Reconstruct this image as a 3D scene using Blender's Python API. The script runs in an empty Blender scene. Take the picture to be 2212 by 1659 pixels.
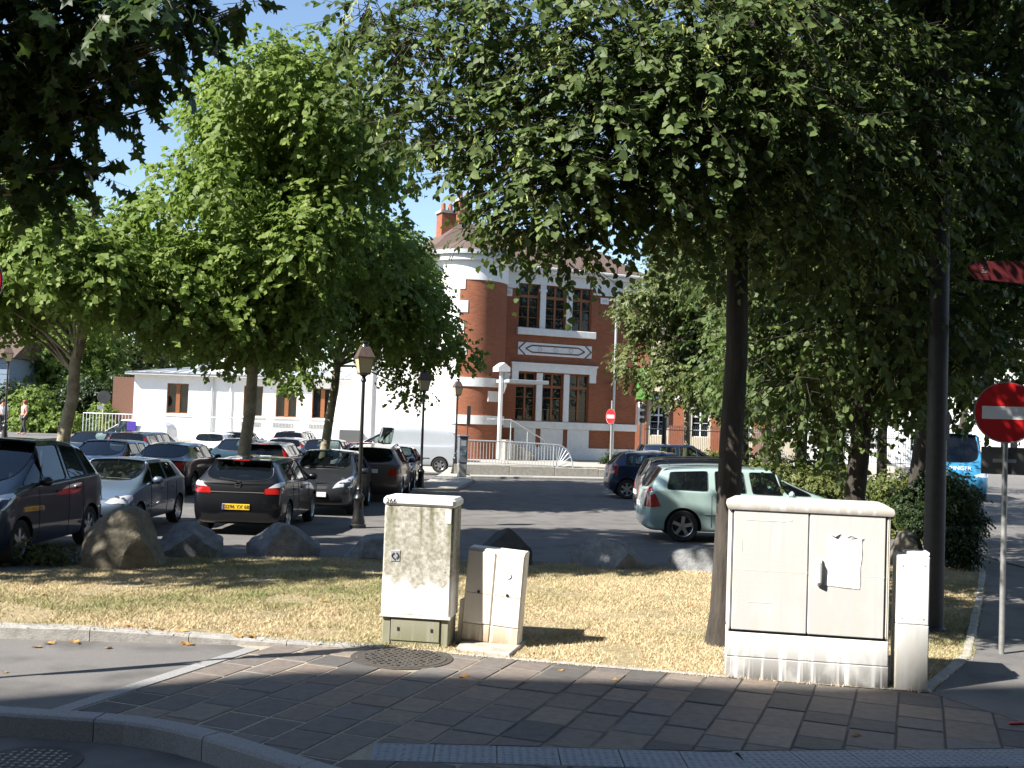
import bpy, bmesh, math, random
import numpy as np
from mathutils import Vector, Matrix, noise
from mathutils.bvhtree import BVHTree
S = bpy.context.scene
COL = S.collection
R_ = math.radians
rnd = random.Random(7)
NP = np.random.default_rng(11)

# ---------------------------------------------------------------- camera
VW, VH, FPX, CAMH = 2212.0, 1659.0, 2350.0, 2.35
PITCH, ROLL = R_(1.94), R_(2.0)
_right = Vector((1, 0, 0)); _up = Vector((0, -math.sin(PITCH), math.cos(PITCH)))
CF = Vector((0, math.cos(PITCH), math.sin(PITCH)))
CR = _right*math.cos(ROLL) + _up*math.sin(ROLL)
CU = -_right*math.sin(ROLL) + _up*math.cos(ROLL)
CC = Vector((0, 0, CAMH))
cd = bpy.data.cameras.new('camera'); cam = bpy.data.objects.new('camera', cd); COL.objects.link(cam)
cd.sensor_width = 36.0; cd.lens = FPX/VW*36.0; cd.clip_start = 0.05; cd.clip_end = 2000
m = Matrix((CR, CU, -CF)).transposed().to_4x4(); m.translation = CC
cam.matrix_world = m
S.camera = cam
S.render.resolution_x, S.render.resolution_y = 1024, 768
def ray(x, y): return CF + CR*((x-VW/2)/FPX) - CU*((y-VH/2)/FPX)
def G(x, y, z=0.0):
    d = ray(x, y); return CC + d*((z-CAMH)/d.z)
def D(x, y, Y):
    d = ray(x, y); return CC + d*(Y/d.y)
def VX(p):
    v = Vector(p)-CC; return VW/2+FPX*v.dot(CR)/v.dot(CF)

# ---------------------------------------------------------------- sky, sun, exposure
SUN_AZ, SUN_EL = R_(30), R_(42.5)      # azimuth in which the light travels, from +X towards +Y
w = bpy.data.worlds.new('World'); S.world = w; w.use_nodes = True
nt = w.node_tree; nt.nodes.clear()
wo = nt.nodes.new('ShaderNodeOutputWorld'); bg = nt.nodes.new('ShaderNodeBackground'); sk = nt.nodes.new('ShaderNodeTexSky')
sk.sky_type = 'NISHITA'; sk.sun_disc = False; sk.sun_elevation = SUN_EL; sk.sun_rotation = R_(240)
sk.air_density = 1.0; sk.dust_density = 0.3; sk.ozone_density = 1.6
bg.inputs[1].default_value = 0.085
nt.links.new(sk.outputs[0], bg.inputs[0]); nt.links.new(bg.outputs[0], wo.inputs[0])
sl = bpy.data.lights.new('sun', 'SUN'); sl.energy = 5.0; sl.angle = R_(0.53); sl.color = (1.0, 0.955, 0.88)
so = bpy.data.objects.new('sun', sl); COL.objects.link(so)
sdir = Vector((math.cos(SUN_AZ)*math.cos(SUN_EL), math.sin(SUN_AZ)*math.cos(SUN_EL), -math.sin(SUN_EL)))
so.rotation_euler = sdir.to_track_quat('-Z', 'Y').to_euler(); so.location = (-20, -12, 30)
S.view_settings.view_transform = 'Standard'; S.view_settings.look = 'None'
S.view_settings.exposure = 1.4; S.view_settings.gamma = 1.0; S.view_settings.use_curve_mapping = False
S.render.engine = 'CYCLES'
S.cycles.max_bounces = 6; S.cycles.transparent_max_bounces = 12; S.cycles.caustics_reflective = False; S.cycles.caustics_refractive = False

# ---------------------------------------------------------------- materials
MATS = {}
def nd(t, typ, **kw):
    n = t.nodes.new(typ)
    for k, v in kw.items(): setattr(n, k, v)
    return n
def M(name, col=(.5, .5, .5), rough=.6, metal=0., var=0., vscale=6., bump=0., bscale=60., coat=0., spec=.5, col2=None, var2=None, coord='Object', stretch=None):
    """principled material with noise driven colour variation and bump"""
    if name in MATS: return MATS[name]
    mt = bpy.data.materials.new(name); mt.use_nodes = True; t = mt.node_tree; b = t.nodes['Principled BSDF']
    b.inputs['Base Color'].default_value = (*col, 1); b.inputs['Roughness'].default_value = rough
    b.inputs['Metallic'].default_value = metal; b.inputs['Specular IOR Level'].default_value = spec
    if coat: b.inputs['Coat Weight'].default_value = coat; b.inputs['Coat Roughness'].default_value = .03
    tc = nd(t, 'ShaderNodeTexCoord'); src = tc.outputs[coord]
    if stretch:
        mp = nd(t, 'ShaderNodeMapping'); mp.inputs['Scale'].default_value = stretch
        t.links.new(src, mp.inputs[0]); src = mp.outputs[0]
    if var or col2:
        n1 = nd(t, 'ShaderNodeTexNoise'); n1.inputs['Scale'].default_value = vscale; n1.inputs['Detail'].default_value = 6; n1.inputs['Roughness'].default_value = .65
        t.links.new(src, n1.inputs['Vector'])
        cr = nd(t, 'ShaderNodeValToRGB'); e = cr.color_ramp.elements
        e[0].position = .3; e[1].position = .7
        c0 = tuple(max(0, c*(1-var)) for c in col); c1 = col2 if col2 else tuple(min(1, c*(1+var)) for c in col)
        e[0].color = (*c0, 1); e[1].color = (*c1, 1)
        t.links.new(n1.outputs['Fac'], cr.inputs[0]); t.links.new(cr.outputs[0], b.inputs['Base Color'])
    if bump:
        n2 = nd(t, 'ShaderNodeTexNoise'); n2.inputs['Scale'].default_value = bscale; n2.inputs['Detail'].default_value = 4
        t.links.new(src, n2.inputs['Vector'])
        bp = nd(t, 'ShaderNodeBump'); bp.inputs['Strength'].default_value = bump; bp.inputs['Distance'].default_value = .02
        t.links.new(n2.outputs['Fac'], bp.inputs['Height']); t.links.new(bp.outputs[0], b.inputs['Normal'])
    MATS[name] = mt; return mt
def mix(t, fac, a, b, blend='MIX'):
    n = nd(t, 'ShaderNodeMix', data_type='RGBA', blend_type=blend)
    for i, v in ((0, fac), (6, a), (7, b)):
        if hasattr(v, 'links') or hasattr(v, 'is_linked'): t.links.new(v, n.inputs[i])
        elif i == 0: n.inputs[0].default_value = v
        else: n.inputs[i].default_value = (*v, 1)
    return n.outputs[2]
def noise_fac(t, scale, lo, hi, detail=5, src=None, stretch=None, typ='ShaderNodeTexNoise'):
    tc = nd(t, 'ShaderNodeTexCoord'); s = src or tc.outputs['Object']
    if stretch:
        mp = nd(t, 'ShaderNodeMapping'); mp.inputs['Scale'].default_value = stretch; t.links.new(s, mp.inputs[0]); s = mp.outputs[0]
    n = nd(t, typ); n.inputs['Scale'].default_value = scale
    if 'Detail' in n.inputs: n.inputs['Detail'].default_value = detail
    t.links.new(s, n.inputs['Vector'])
    mr = nd(t, 'ShaderNodeMapRange'); mr.inputs[1].default_value = lo; mr.inputs[2].default_value = hi
    t.links.new(n.outputs[0], mr.inputs[0]); return mr.outputs[0]

def m_asphalt():
    mt = M('asphalt', (.115, .112, .112), .9, bump=.5, bscale=220); t = mt.node_tree; b = t.nodes['Principled BSDF']
    f1 = noise_fac(t, .35, .35, .7); f2 = noise_fac(t, 160, .45, .75, 2); f3 = noise_fac(t, 1.6, .48, .68, 9)
    c = mix(t, f1, (.110, .103, .098), (.145, .136, .128)); c = mix(t, f2, c, (.20, .19, .18)); c = mix(t, f3, c, (.092, .087, .083))
    t.links.new(c, b.inputs['Base Color']); return mt
def m_grass_soil():
    mt = M('dry_lawn', (.3, .22, .1), 1., bump=.8, bscale=90); t = mt.node_tree; b = t.nodes['Principled BSDF']
    f1 = noise_fac(t, .9, .4, .65); f2 = noise_fac(t, 14, .35, .7)
    c = mix(t, f1, (.27, .21, .12), (.15, .135, .06)); c = mix(t, f2, c, (.37, .29, .17)); t.links.new(c, b.inputs['Base Color']); return mt
def m_brick():
    mt = M('red_brick', (.3, .1, .05), .9); t = mt.node_tree; b = t.nodes['Principled BSDF']
    tc = nd(t, 'ShaderNodeTexCoord'); br = nd(t, 'ShaderNodeTexBrick')
    br.inputs['Color1'].default_value = (.33, .10, .042, 1); br.inputs['Color2'].default_value = (.24, .068, .03, 1); br.inputs['Mortar'].default_value = (.21, .12, .08, 1)
    br.inputs['Scale'].default_value = 1; br.inputs['Brick Width'].default_value = .22; br.inputs['Row Height'].default_value = .072; br.inputs['Mortar Size'].default_value = .007
    t.links.new(tc.outputs['UV'], br.inputs['Vector'])
    f = noise_fac(t, 1.3, .4, .75); c = mix(t, f, br.outputs[0], (.24, .085, .04)); 
    f2 = noise_fac(t, 9, .62, .75, 3); c = mix(t, f2, c, (.33, .13, .06)); t.links.new(c, b.inputs['Base Color'])
    bp = nd(t, 'ShaderNodeBump'); bp.inputs['Strength'].default_value = .5; bp.inputs['Distance'].default_value = .01; bp.invert = True
    t.links.new(br.outputs['Fac'], bp.inputs['Height']); t.links.new(bp.outputs[0], b.inputs['Normal']); return mt
def m_leaf(name, dark, light, trans=.35, rough=.45):
    mt = bpy.data.materials.new(name); mt.use_nodes = True; t = mt.node_tree; b = t.nodes['Principled BSDF']
    at = nd(t, 'ShaderNodeAttribute', attribute_name='leafcol'); c = mix(t, at.outputs['Fac'], dark, light)
    t.links.new(c, b.inputs['Base Color']); b.inputs['Roughness'].default_value = rough; b.inputs['Specular IOR Level'].default_value = .25
    tr = nd(t, 'ShaderNodeBsdfTranslucent'); c2 = mix(t, .25, c, (.22, .36, .04)); t.links.new(c2, tr.inputs[0])
    ms = nd(t, 'ShaderNodeMixShader'); ms.inputs[0].default_value = trans
    t.links.new(b.outputs[0], ms.inputs[1]); t.links.new(tr.outputs[0], ms.inputs[2]); t.links.new(ms.outputs[0], t.nodes['Material Output'].inputs[0])
    MATS[name] = mt; return mt
def m_grassblade():
    mt = bpy.data.materials.new('grass_blade'); mt.use_nodes = True; t = mt.node_tree; b = t.nodes['Principled BSDF']
    at = nd(t, 'ShaderNodeAttribute', attribute_name='leafcol'); cr = nd(t, 'ShaderNodeValToRGB'); e = cr.color_ramp.elements
    e[0].position = 0; e[0].color = (.10, .15, .04, 1); e[1].position = 1; e[1].color = (.57, .45, .28, 1); x = e.new(.45); x.color = (.31, .285, .14, 1)
    t.links.new(at.outputs['Fac'], cr.inputs[0]); t.links.new(cr.outputs[0], b.inputs['Base Color']); b.inputs['Roughness'].default_value = .8; b.inputs['Specular IOR Level'].default_value = .2
    MATS['grass_blade'] = mt; return mt
def m_glass(name, tint, transp=.5):
    mt = bpy.data.materials.new(name); mt.use_nodes = True; t = mt.node_tree; t.nodes.remove(t.nodes['Principled BSDF'])
    tr = nd(t, 'ShaderNodeBsdfTransparent'); tr.inputs[0].default_value = (*tint, 1)
    gl = nd(t, 'ShaderNodeBsdfGlossy'); gl.inputs['Roughness'].default_value = .02; gl.inputs[0].default_value = (.95, .97, 1, 1)
    df = nd(t, 'ShaderNodeBsdfDiffuse'); df.inputs[0].default_value = (.012, .015, .017, 1)
    m0 = nd(t, 'ShaderNodeMixShader'); m0.inputs[0].default_value = transp; t.links.new(df.outputs[0], m0.inputs[1]); t.links.new(tr.outputs[0], m0.inputs[2])
    fr = nd(t, 'ShaderNodeFresnel'); fr.inputs[0].default_value = 1.45; ms = nd(t, 'ShaderNodeMixShader')
    t.links.new(fr.outputs[0], ms.inputs[0]); t.links.new(m0.outputs[0], ms.inputs[1]); t.links.new(gl.outputs[0], ms.inputs[2])
    t.links.new(ms.outputs[0], t.nodes['Material Output'].inputs[0]); MATS[name] = mt; return mt
def m_cabinet():
    """old beige GRP door: grey lichen, green-black moss streaks running from the lid, worn pale patches low down"""
    mt = M('mossy_cabinet', (.5, .48, .42), .75, bump=.12, bscale=60); t = mt.node_tree; b = t.nodes['Principled BSDF']
    tc = nd(t, 'ShaderNodeTexCoord'); sp = nd(t, 'ShaderNodeSeparateXYZ'); t.links.new(tc.outputs['Object'], sp.inputs[0])
    f = noise_fac(t, 22, .36, .66, 8); c = mix(t, f, (.50, .48, .42), (.26, .24, .185))
    f1 = noise_fac(t, 55, .55, .75, 4); c = mix(t, f1, c, (.22, .19, .14))
    st = noise_fac(t, 1.0, .47, .62, 3, stretch=(9, 9, .9))
    g = nd(t, 'ShaderNodeMapRange'); g.inputs[1].default_value = .75; g.inputs[2].default_value = 1.42; t.links.new(sp.outputs[2], g.inputs[0])
    mu = nd(t, 'ShaderNodeMath', operation='MULTIPLY'); t.links.new(st, mu.inputs[0]); t.links.new(g.outputs[0], mu.inputs[1])
    c = mix(t, mu.outputs[0], c, (.095, .10, .03))
    h = nd(t, 'ShaderNodeMapRange'); h.inputs[1].default_value = .78; h.inputs[2].default_value = .55; t.links.new(sp.outputs[2], h.inputs[0])
    ns = noise_fac(t, 5, .35, .65, 3); ad = nd(t, 'ShaderNodeMath', operation='MULTIPLY_ADD'); t.links.new(ns, ad.inputs[0]); ad.inputs[1].default_value = 1.2; 
    sb = nd(t, 'ShaderNodeMath', operation='SUBTRACT'); t.links.new(h.outputs[0], sb.inputs[0]); sb.inputs[1].default_value = .45; t.links.new(sb.outputs[0], ad.inputs[2])
    cl = nd(t, 'ShaderNodeMapRange'); cl.inputs[1].default_value = .45; cl.inputs[2].default_value = .75; t.links.new(ad.outputs[0], cl.inputs[0])
    ml = nd(t, 'ShaderNodeMath', operation='MULTIPLY'); t.links.new(cl.outputs[0], ml.inputs[0]); t.links.new(h.outputs[0], ml.inputs[1])
    c = mix(t, ml.outputs[0], c, (.80, .79, .75)); t.links.new(c, b.inputs['Base Color']); return mt
def m_plinth(name, base, dirt, z1):
    """painted plinth, soiled from the ground up with patchy edges"""
    mt = M(name, base, .7, bump=.1, bscale=80); t = mt.node_tree; b = t.nodes['Principled BSDF']
    tc = nd(t, 'ShaderNodeTexCoord'); sp = nd(t, 'ShaderNodeSeparateXYZ'); t.links.new(tc.outputs['Object'], sp.inputs[0])
    g = nd(t, 'ShaderNodeMapRange'); g.inputs[1].default_value = z1; g.inputs[2].default_value = .0; t.links.new(sp.outputs[2], g.inputs[0])
    f = noise_fac(t, 4, .24, .52, 8, stretch=(1, 1, .6)); mu = nd(t, 'ShaderNodeMath', operation='MULTIPLY'); t.links.new(g.outputs[0], mu.inputs[0]); t.links.new(f, mu.inputs[1])
    c = mix(t, mu.outputs[0], base, dirt); f2 = noise_fac(t, 1.2, .5, .64, 3, stretch=(14, 14, .7)); c2 = mix(t, f2, c, tuple(x*.86 for x in base)); t.links.new(c2, b.inputs['Base Color']); return mt

m_asphalt(); m_grass_soil(); m_brick(); m_cabinet(); m_grassblade()
m_leaf('leaf_linden', (.036, .062, .018), (.140, .190, .062), .28, .55)
m_leaf('leaf_bract', (.26, .31, .08), (.46, .49, .18), .35)
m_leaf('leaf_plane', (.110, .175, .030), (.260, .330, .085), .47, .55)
m_leaf('leaf_plane_shaded', (.020, .042, .014), (.060, .100, .028), .28)  # much darker copy of the plane leaf, crown shade put into its colour
m_leaf('leaf_small', (.065, .090, .028), (.185, .205, .075), .30)
m_leaf('leaf_hedge', (.055, .080, .018), (.17, .18, .055), .3)
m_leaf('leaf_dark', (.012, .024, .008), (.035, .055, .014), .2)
m_leaf('leaf_dry', (.28, .13, .03), (.50, .32, .14), .2, .7)
m_glass('car_glass', (.62, .72, .70), .72); m_glass('window_glass', (.35, .42, .42), .25)
M('granite', (.25, .245, .24), .8, var=.3, vscale=70, bump=.3, bscale=90)
M('granite_worn', (.30, .285, .265), .85, var=.28, vscale=9, bump=.35, bscale=60)
M('concrete', (.34, .32, .28), .9, var=.25, vscale=7, bump=.3, bscale=70)
M('joint_sand', (.34, .295, .225), 1, var=.3, vscale=30, bump=.4, bscale=120)
def m_joint():   # pale sand joints by the driveway, dark soil joints towards the cabinets
    t = MATS['joint_sand'].node_tree; b = t.nodes['Principled BSDF']; old = b.inputs['Base Color'].links[0].from_socket
    tc = nd(t, 'ShaderNodeTexCoord'); sp = nd(t, 'ShaderNodeSeparateXYZ'); t.links.new(tc.outputs['Object'], sp.inputs[0]); mr = nd(t, 'ShaderNodeMapRange'); mr.inputs[1].default_value = -1.2; mr.inputs[2].default_value = 1.0; t.links.new(sp.outputs[0], mr.inputs[0])
    f = noise_fac(t, 1.1, .35, .6, 4); mx = nd(t, 'ShaderNodeMath', operation='MULTIPLY'); t.links.new(mr.outputs[0], mx.inputs[0]); t.links.new(f, mx.inputs[1])
    ad = nd(t, 'ShaderNodeMath', operation='MULTIPLY_ADD'); t.links.new(mr.outputs[0], ad.inputs[0]); ad.inputs[1].default_value = .55; t.links.new(mx.outputs[0], ad.inputs[2]); ad.use_clamp = True
    t.links.new(mix(t, ad.outputs[0], old, (.085, .077, .066)), b.inputs['Base Color'])
m_joint()
for i, c in enumerate([(.150, .124, .106), (.128, .111, .100), (.172, .136, .110), (.138, .126, .116), (.085, .077, .072), (.19, .155, .125)]):
    M('paver%d' % i, c, .82, var=.22, vscale=11, bump=.3, bscale=130)
M('tactile', (.235, .25, .265), .8, var=.15, vscale=20, bump=.2, bscale=90)
M('iron', (.09, .08, .07), .7, .5, var=.3, vscale=20, bump=.3, bscale=60)
M('boulder_a', (.15, .132, .098), .95, var=.45, vscale=5, bump=.8, bscale=22)
M('boulder_b', (.18, .182, .185), .95, var=.4, vscale=6, bump=.8, bscale=26)
M('boulder_c', (.06, .06, .062), .95, var=.4, vscale=6, bump=.8, bscale=26)
M('white_render', (.80, .79, .77), .9, var=.05, vscale=3)
M('white_stone', (.72, .71, .69), .85, var=.08, vscale=4)
M('roof_tile', (.10, .066, .052), .9, var=.35, vscale=14, bump=.8, bscale=18)
M('roof_zinc', (.42, .44, .46), .5, .3, var=.12, vscale=5)
M('timber', (.24, .085, .028), .5, var=.25, vscale=10)
M('timber_dark', (.13, .06, .035), .6, var=.25, vscale=10)
M('grey_panel', (.11, .11, .11), .4)
M('curtain', (.40, .45, .44), .9, var=.2, vscale=3)
M('galvanised', (.60, .61, .62), .4, .6, var=.1, vscale=10)
M('post_grey', (.33, .33, .32), .45, .5, var=.2, vscale=12)
M('lamp_iron', (.025, .024, .024), .35, .4, coat=.3)
M('lamp_copper', (.16, .11, .09), .5, .6, var=.3, vscale=12)
M('lamp_pane', (.62, .50, .28), .35, spec=.5)
M('dark_pole', (.045, .045, .048), .6, .2, var=.2, vscale=9)
M('bark_linden', (.048, .040, .033), 1, var=.5, vscale=9, bump=1., bscale=22, stretch=(1, 1, .18))
M('bark_plane', (.20, .165, .12), .95, var=.35, vscale=5, col2=(.34, .30, .20), bump=.5, bscale=14)
M('sign_red', (.50, .012, .014), .35); M('sign_white', (.80, .80, .80), .4); M('sign_back', (.16, .15, .14), .5, .4, var=.2)
M('sign_red_shaded', (.085, .011, .013), .45)  # sign red darkened so the sunlit board looks shaded
M('tyre', (.018, .018, .018), .85, bump=.2, bscale=80); M('alloy', (.55, .56, .58), .28, .9); M('chrome', (.8, .8, .82), .08, 1.)
M('trim_black', (.015, .015, .016), .5); M('lens_red', (.36, .012, .010), .12, coat=1.); M('lens_clear', (.66, .67, .70), .12, .35, coat=1.); M('lens_dark', (.10, .10, .11), .15, coat=1.); M('lens_amber', (.5, .16, .02), .15, coat=1.)
M('seat_cloth', (.05, .05, .055), .95, var=.3, vscale=20); M('plate_yellow', (.72, .45, .02), .45); M('plate_white', (.75, .75, .75), .45); M('plate_blue', (.02, .06, .30), .45); M('ink', (.012, .012, .012), .6)
M('cream_plastic', (.76, .71, .63), .55, var=.06, vscale=4); M('paper', (.82, .82, .81), .9, var=.05, vscale=30); M('white_paint', (.78, .77, .74), .6, var=.06, vscale=8)
M('skin', (.55, .30, .20), .6)

# ---------------------------------------------------------------- mesh helpers
def link(o, parent=None):
    COL.objects.link(o)
    if parent: o.parent = parent
    return o
def tag(o, label=None, cat=None, group=None, kind=None):
    if label: o['label'] = label
    if cat: o['category'] = cat
    if group: o['group'] = group
    if kind: o['kind'] = kind
    return o
def empty(name, loc=(0, 0, 0), rz=0., label=None, cat=None, group=None):
    o = bpy.data.objects.new(name, None); o.empty_display_size = .2; o.location = loc; o.rotation_euler = (0, 0, rz); link(o); return tag(o, label, cat, group)
class MB:
    def __init__(s): s.v = []; s.f = []; s.uv = None
    def add(s, vs, fs):
        n = len(s.v); s.v += [tuple(v) for v in vs]; s.f += [tuple(i+n for i in f) for f in fs]; return s
    def box(s, c, d, rz=0., bev=0.):
        x, y, z = (k/2 for k in d)
        if bev:
            b = min(bev, x*.9, y*.9, z*.9); vs = []
            for sx in (-1, 1):
                for sy in (-1, 1):
                    for sz in (-1, 1):
                        vs += [(sx*(x-b), sy*y, sz*(z-b)), (sx*x, sy*(y-b), sz*(z-b)), (sx*(x-b), sy*(y-b), sz*z)]
            me = bmesh.new(); [me.verts.new(v) for v in vs]; bmesh.ops.convex_hull(me, input=me.verts); me.verts.index_update()
            vv = [v.co.copy() for v in me.verts]; ff = [[v.index for v in f.verts] for f in me.faces]; me.free()
        else:
            vv = [Vector((sx*x, sy*y, sz*z)) for sx in (-1, 1) for sy in (-1, 1) for sz in (-1, 1)]
            ff = [(0, 1, 3, 2), (4, 6, 7, 5), (0, 4, 5, 1), (2, 3, 7, 6), (0, 2, 6, 4), (1, 5, 7, 3)]
        ca, sa = math.cos(rz), math.sin(rz)
        return s.add([(c[0]+v[0]*ca-v[1]*sa, c[1]+v[0]*sa+v[1]*ca, c[2]+v[2]) for v in vv], ff)
    def bx(s, a, b, bev=0.): return s.box([(a[i]+b[i])/2 for i in range(3)], [abs(b[i]-a[i]) for i in range(3)], 0, bev)
    def tube(s, path, r, n=8, closed=False, caps=True):
        P = [Vector(p) for p in path]; k = len(P); rr = r if hasattr(r, '__len__') else [r]*k; vs = []; fs = []
        ref = None
        for i in range(k):
            a = P[i-1] if (i or closed) else P[0]; b = P[(i+1) % k] if (i < k-1 or closed) else P[-1]
            t = (b-a); t = t.normalized() if t.length > 1e-9 else Vector((0, 0, 1))
            if ref is None: ref = Vector((1, 0, 0)) if abs(t.x) < .8 else Vector((0, 1, 0))
            u = (ref-t*ref.dot(t)).normalized(); ref = u; q = t.cross(u)
            for j in range(n):
                an = 2*math.pi*j/n; vs.append(P[i]+(u*math.cos(an)+q*math.sin(an))*rr[i])
        for i in range(k if closed else k-1):
            i2 = (i+1) % k
            for j in range(n): fs.append((i*n+j, i*n+(j+1) % n, i2*n+(j+1) % n, i2*n+j))
        if caps and not closed: fs += [tuple(range(n))[::-1], tuple((k-1)*n+j for j in range(n))]
        return s.add(vs, fs)
    def lathe(s, prof, n=16, c=(0, 0, 0), axis='z', caps=True):
        vs = []; fs = []
        for r, h in prof:
            for j in range(n):
                a = 2*math.pi*(j+.5)/n; p = (r*math.cos(a), r*math.sin(a), h)
                if axis == 'y': p = (p[0], p[2], p[1])
                if axis == 'x': p = (p[2], p[0], p[1])
                vs.append((p[0]+c[0], p[1]+c[1], p[2]+c[2]))
        for i in range(len(prof)-1):
            for j in range(n): fs.append((i*n+j, i*n+(j+1) % n, (i+1)*n+(j+1) % n, (i+1)*n+j))
        if caps: fs += [tuple(range(n))[::-1], tuple((len(prof)-1)*n+j for j in range(n))]
        return s.add(vs, fs)
    def prism(s, poly, z0, z1, ch=0.):
        n = len(poly); vs = [(p[0], p[1], z0) for p in poly]; fs = []
        if ch:
            cx = sum(p[0] for p in poly)/n; cy = sum(p[1] for p in poly)/n
            ins = []
            for p in poly:
                d = math.hypot(p[0]-cx, p[1]-cy) or 1; k = max(0, 1-ch*1.4/d); ins.append((cx+(p[0]-cx)*k, cy+(p[1]-cy)*k))
            vs += [(p[0], p[1], z1-ch) for p in poly]+[(p[0], p[1], z1) for p in ins]; lv = 3
        else: vs += [(p[0], p[1], z1) for p in poly]; lv = 2
        for l in range(lv-1):
            for i in range(n): fs.append((l*n+i, l*n+(i+1) % n, (l+1)*n+(i+1) % n, (l+1)*n+i))
        fs += [tuple(range(n))[::-1], tuple((lv-1)*n+i for i in range(n))]
        return s.add(vs, fs)
    def mesh(s, name, mat=None, smooth=0):
        me = bpy.data.meshes.new(name); me.from_pydata(s.v, [], s.f); me.update()
        bm = bmesh.new(); bm.from_mesh(me); bmesh.ops.recalc_face_normals(bm, faces=bm.faces); bm.to_mesh(me); bm.free()
        if mat: me.materials.append(MATS[mat] if isinstance(mat, str) else mat)
        if smooth: me.shade_smooth(); me.set_sharp_from_angle(angle=R_(smooth))
        return me
    def build(s, name, mat, parent=None, loc=None, rot=None, smooth=0):
        o = bpy.data.objects.new(name, s.mesh(name, mat, smooth)); link(o, parent)
        if loc is not None: o.location = loc
        if rot is not None: o.rotation_euler = rot
        return o
def inst(name, me, parent=None, loc=(0, 0, 0), rot=(0, 0, 0), sc=(1, 1, 1)):
    o = bpy.data.objects.new(name, me); link(o, parent); o.location = loc; o.rotation_euler = rot; o.scale = sc; return o
def text_mesh(s, size, mat, ext=.002):
    cu = bpy.data.curves.new('lettering', 'FONT'); cu.body = s; cu.size = size; cu.extrude = ext; cu.align_x = 'CENTER'; cu.align_y = 'CENTER'; cu.resolution_u = 3
    o = bpy.data.objects.new('lettering', cu); COL.objects.link(o); dg = bpy.context.evaluated_depsgraph_get(); dg.update()
    me = bpy.data.meshes.new_from_object(o.evaluated_get(dg)); bpy.data.objects.remove(o); me.materials.clear(); me.materials.append(MATS[mat]); return me
def npmesh(name, V, faces_idx, nv, mat, col=None, smooth=False):
    """V (N,k,3) leaf verts, faces_idx list of index tuples in one template"""
    N, k, _ = V.shape; me = bpy.data.meshes.new(name)
    me.vertices.add(N*k); me.vertices.foreach_set('co', V.reshape(-1).astype(np.float32))
    loops = []; starts = []; tot = 0
    base = np.arange(N)[:, None]*k
    tmpl = np.concatenate([np.array(f) for f in faces_idx]); lens = np.array([len(f) for f in faces_idx])
    L = (base+tmpl[None, :]).reshape(-1); st = np.concatenate([[0], np.cumsum(lens)[:-1]])
    starts = (np.arange(N)[:, None]*lens.sum()+st[None, :]).reshape(-1)
    me.loops.add(len(L)); me.loops.foreach_set('vertex_index', L.astype(np.int32))
    me.polygons.add(len(starts)); me.polygons.foreach_set('loop_start', starts.astype(np.int32))
    me.update(calc_edges=True); me.validate()
    if col is not None:
        a = me.attributes.new('leafcol', 'FLOAT', 'POINT'); a.data.foreach_set('value', np.repeat(col, k).astype(np.float32))
    me.materials.append(MATS[mat]); return me
# ================================================================ ground
def v2(p): return (p.x, p.y)
ZR = -0.17                                                   # road level
def sheet(name, poly, z, mat, kind='structure', thick=0.0):
    mb = MB(); n = len(poly)
    if thick: mb.prism(poly, z-thick, z)
    else: mb.add([(p[0], p[1], z) for p in poly], [tuple(range(n))])
    return tag(mb.build(name, mat), kind=kind)
sheet('ground', [(-600, -400), (600, -400), (600, 900), (-600, 900)], ZR, 'asphalt')
# kerb line of the near pavement (front top edge) and its inner edge
KF = [(-9.0, 8.75), (-6.0, 8.55), v2(G(0, 1541)), v2(G(338, 1570)), v2(G(637, 1656)), (0.1, 6.35), (1.2, 5.75), (3.0, 5.2), (7.0, 4.6), (12.0, 4.2)]
def offset(pl, d):
    out = []
    for i, p in enumerate(pl):
        a = pl[max(0, i-1)]; b = pl[min(len(pl)-1, i+1)]; t = Vector((b[0]-a[0], b[1]-a[1])).normalized(); out.append((p[0]-t.y*d, p[1]+t.x*d))
    return out
def smooth_pl(pl, n=5):
    out = []
    for i in range(len(pl)-1):
        p0, p1, p2, p3 = (Vector(pl[max(0, i-1)]), Vector(pl[i]), Vector(pl[i+1]), Vector(pl[min(len(pl)-1, i+2)]))
        for k in range(n):
            t = k/n; q = .5*((2*p1)+(p2-p0)*t+(2*p0-5*p1+4*p2-p3)*t*t+(3*p1-p0-3*p2+p3)*t**3); out.append((q.x, q.y))
    return out+[tuple(pl[-1])]
KF0 = KF; KF = smooth_pl(KF)
KI = offset(KF, .17)
GE = [v2(G(490, 1388)), v2(G(830, 1399)), v2(G(1120, 1426)), v2(G(1400, 1449)), v2(G(1560, 1463)), v2(G(2010, 1497))]   # lawn / pavement edge
PL0, PL1 = Vector((*v2(G(100, 1536)), 0)), Vector((*v2(G(533, 1399)), 0))       # flush stone strip between driveway and pavers
RG = [v2(G(2010, 1497)), v2(G(2100, 1420)), v2(G(2125, 1290)), v2(G(2130, 1235)), v2(G(2112, 1222))]                # right lawn edge along the asphalt path
# driveway asphalt on the left
dl = [(-30, 10.3), (-30, 8.9), (-9, 8.94)]+[KI[5], KI[10], (PL0.x-.1, PL0.y-.1), (PL1.x-.1, PL1.y+.05), v2(G(490, 1388)), v2(G(0, 1378)), (-9, 11.0)]
sheet('driveway', [(-30, 11.0), (-30, 9.2)]+[(-9, 8.92), KI[5], KI[10], (PL0.x, PL0.y), (PL1.x, PL1.y), v2(G(490, 1388)), v2(G(0, 1378)), (-9, 11.1)], -.004, 'asphalt', thick=.15)
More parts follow.
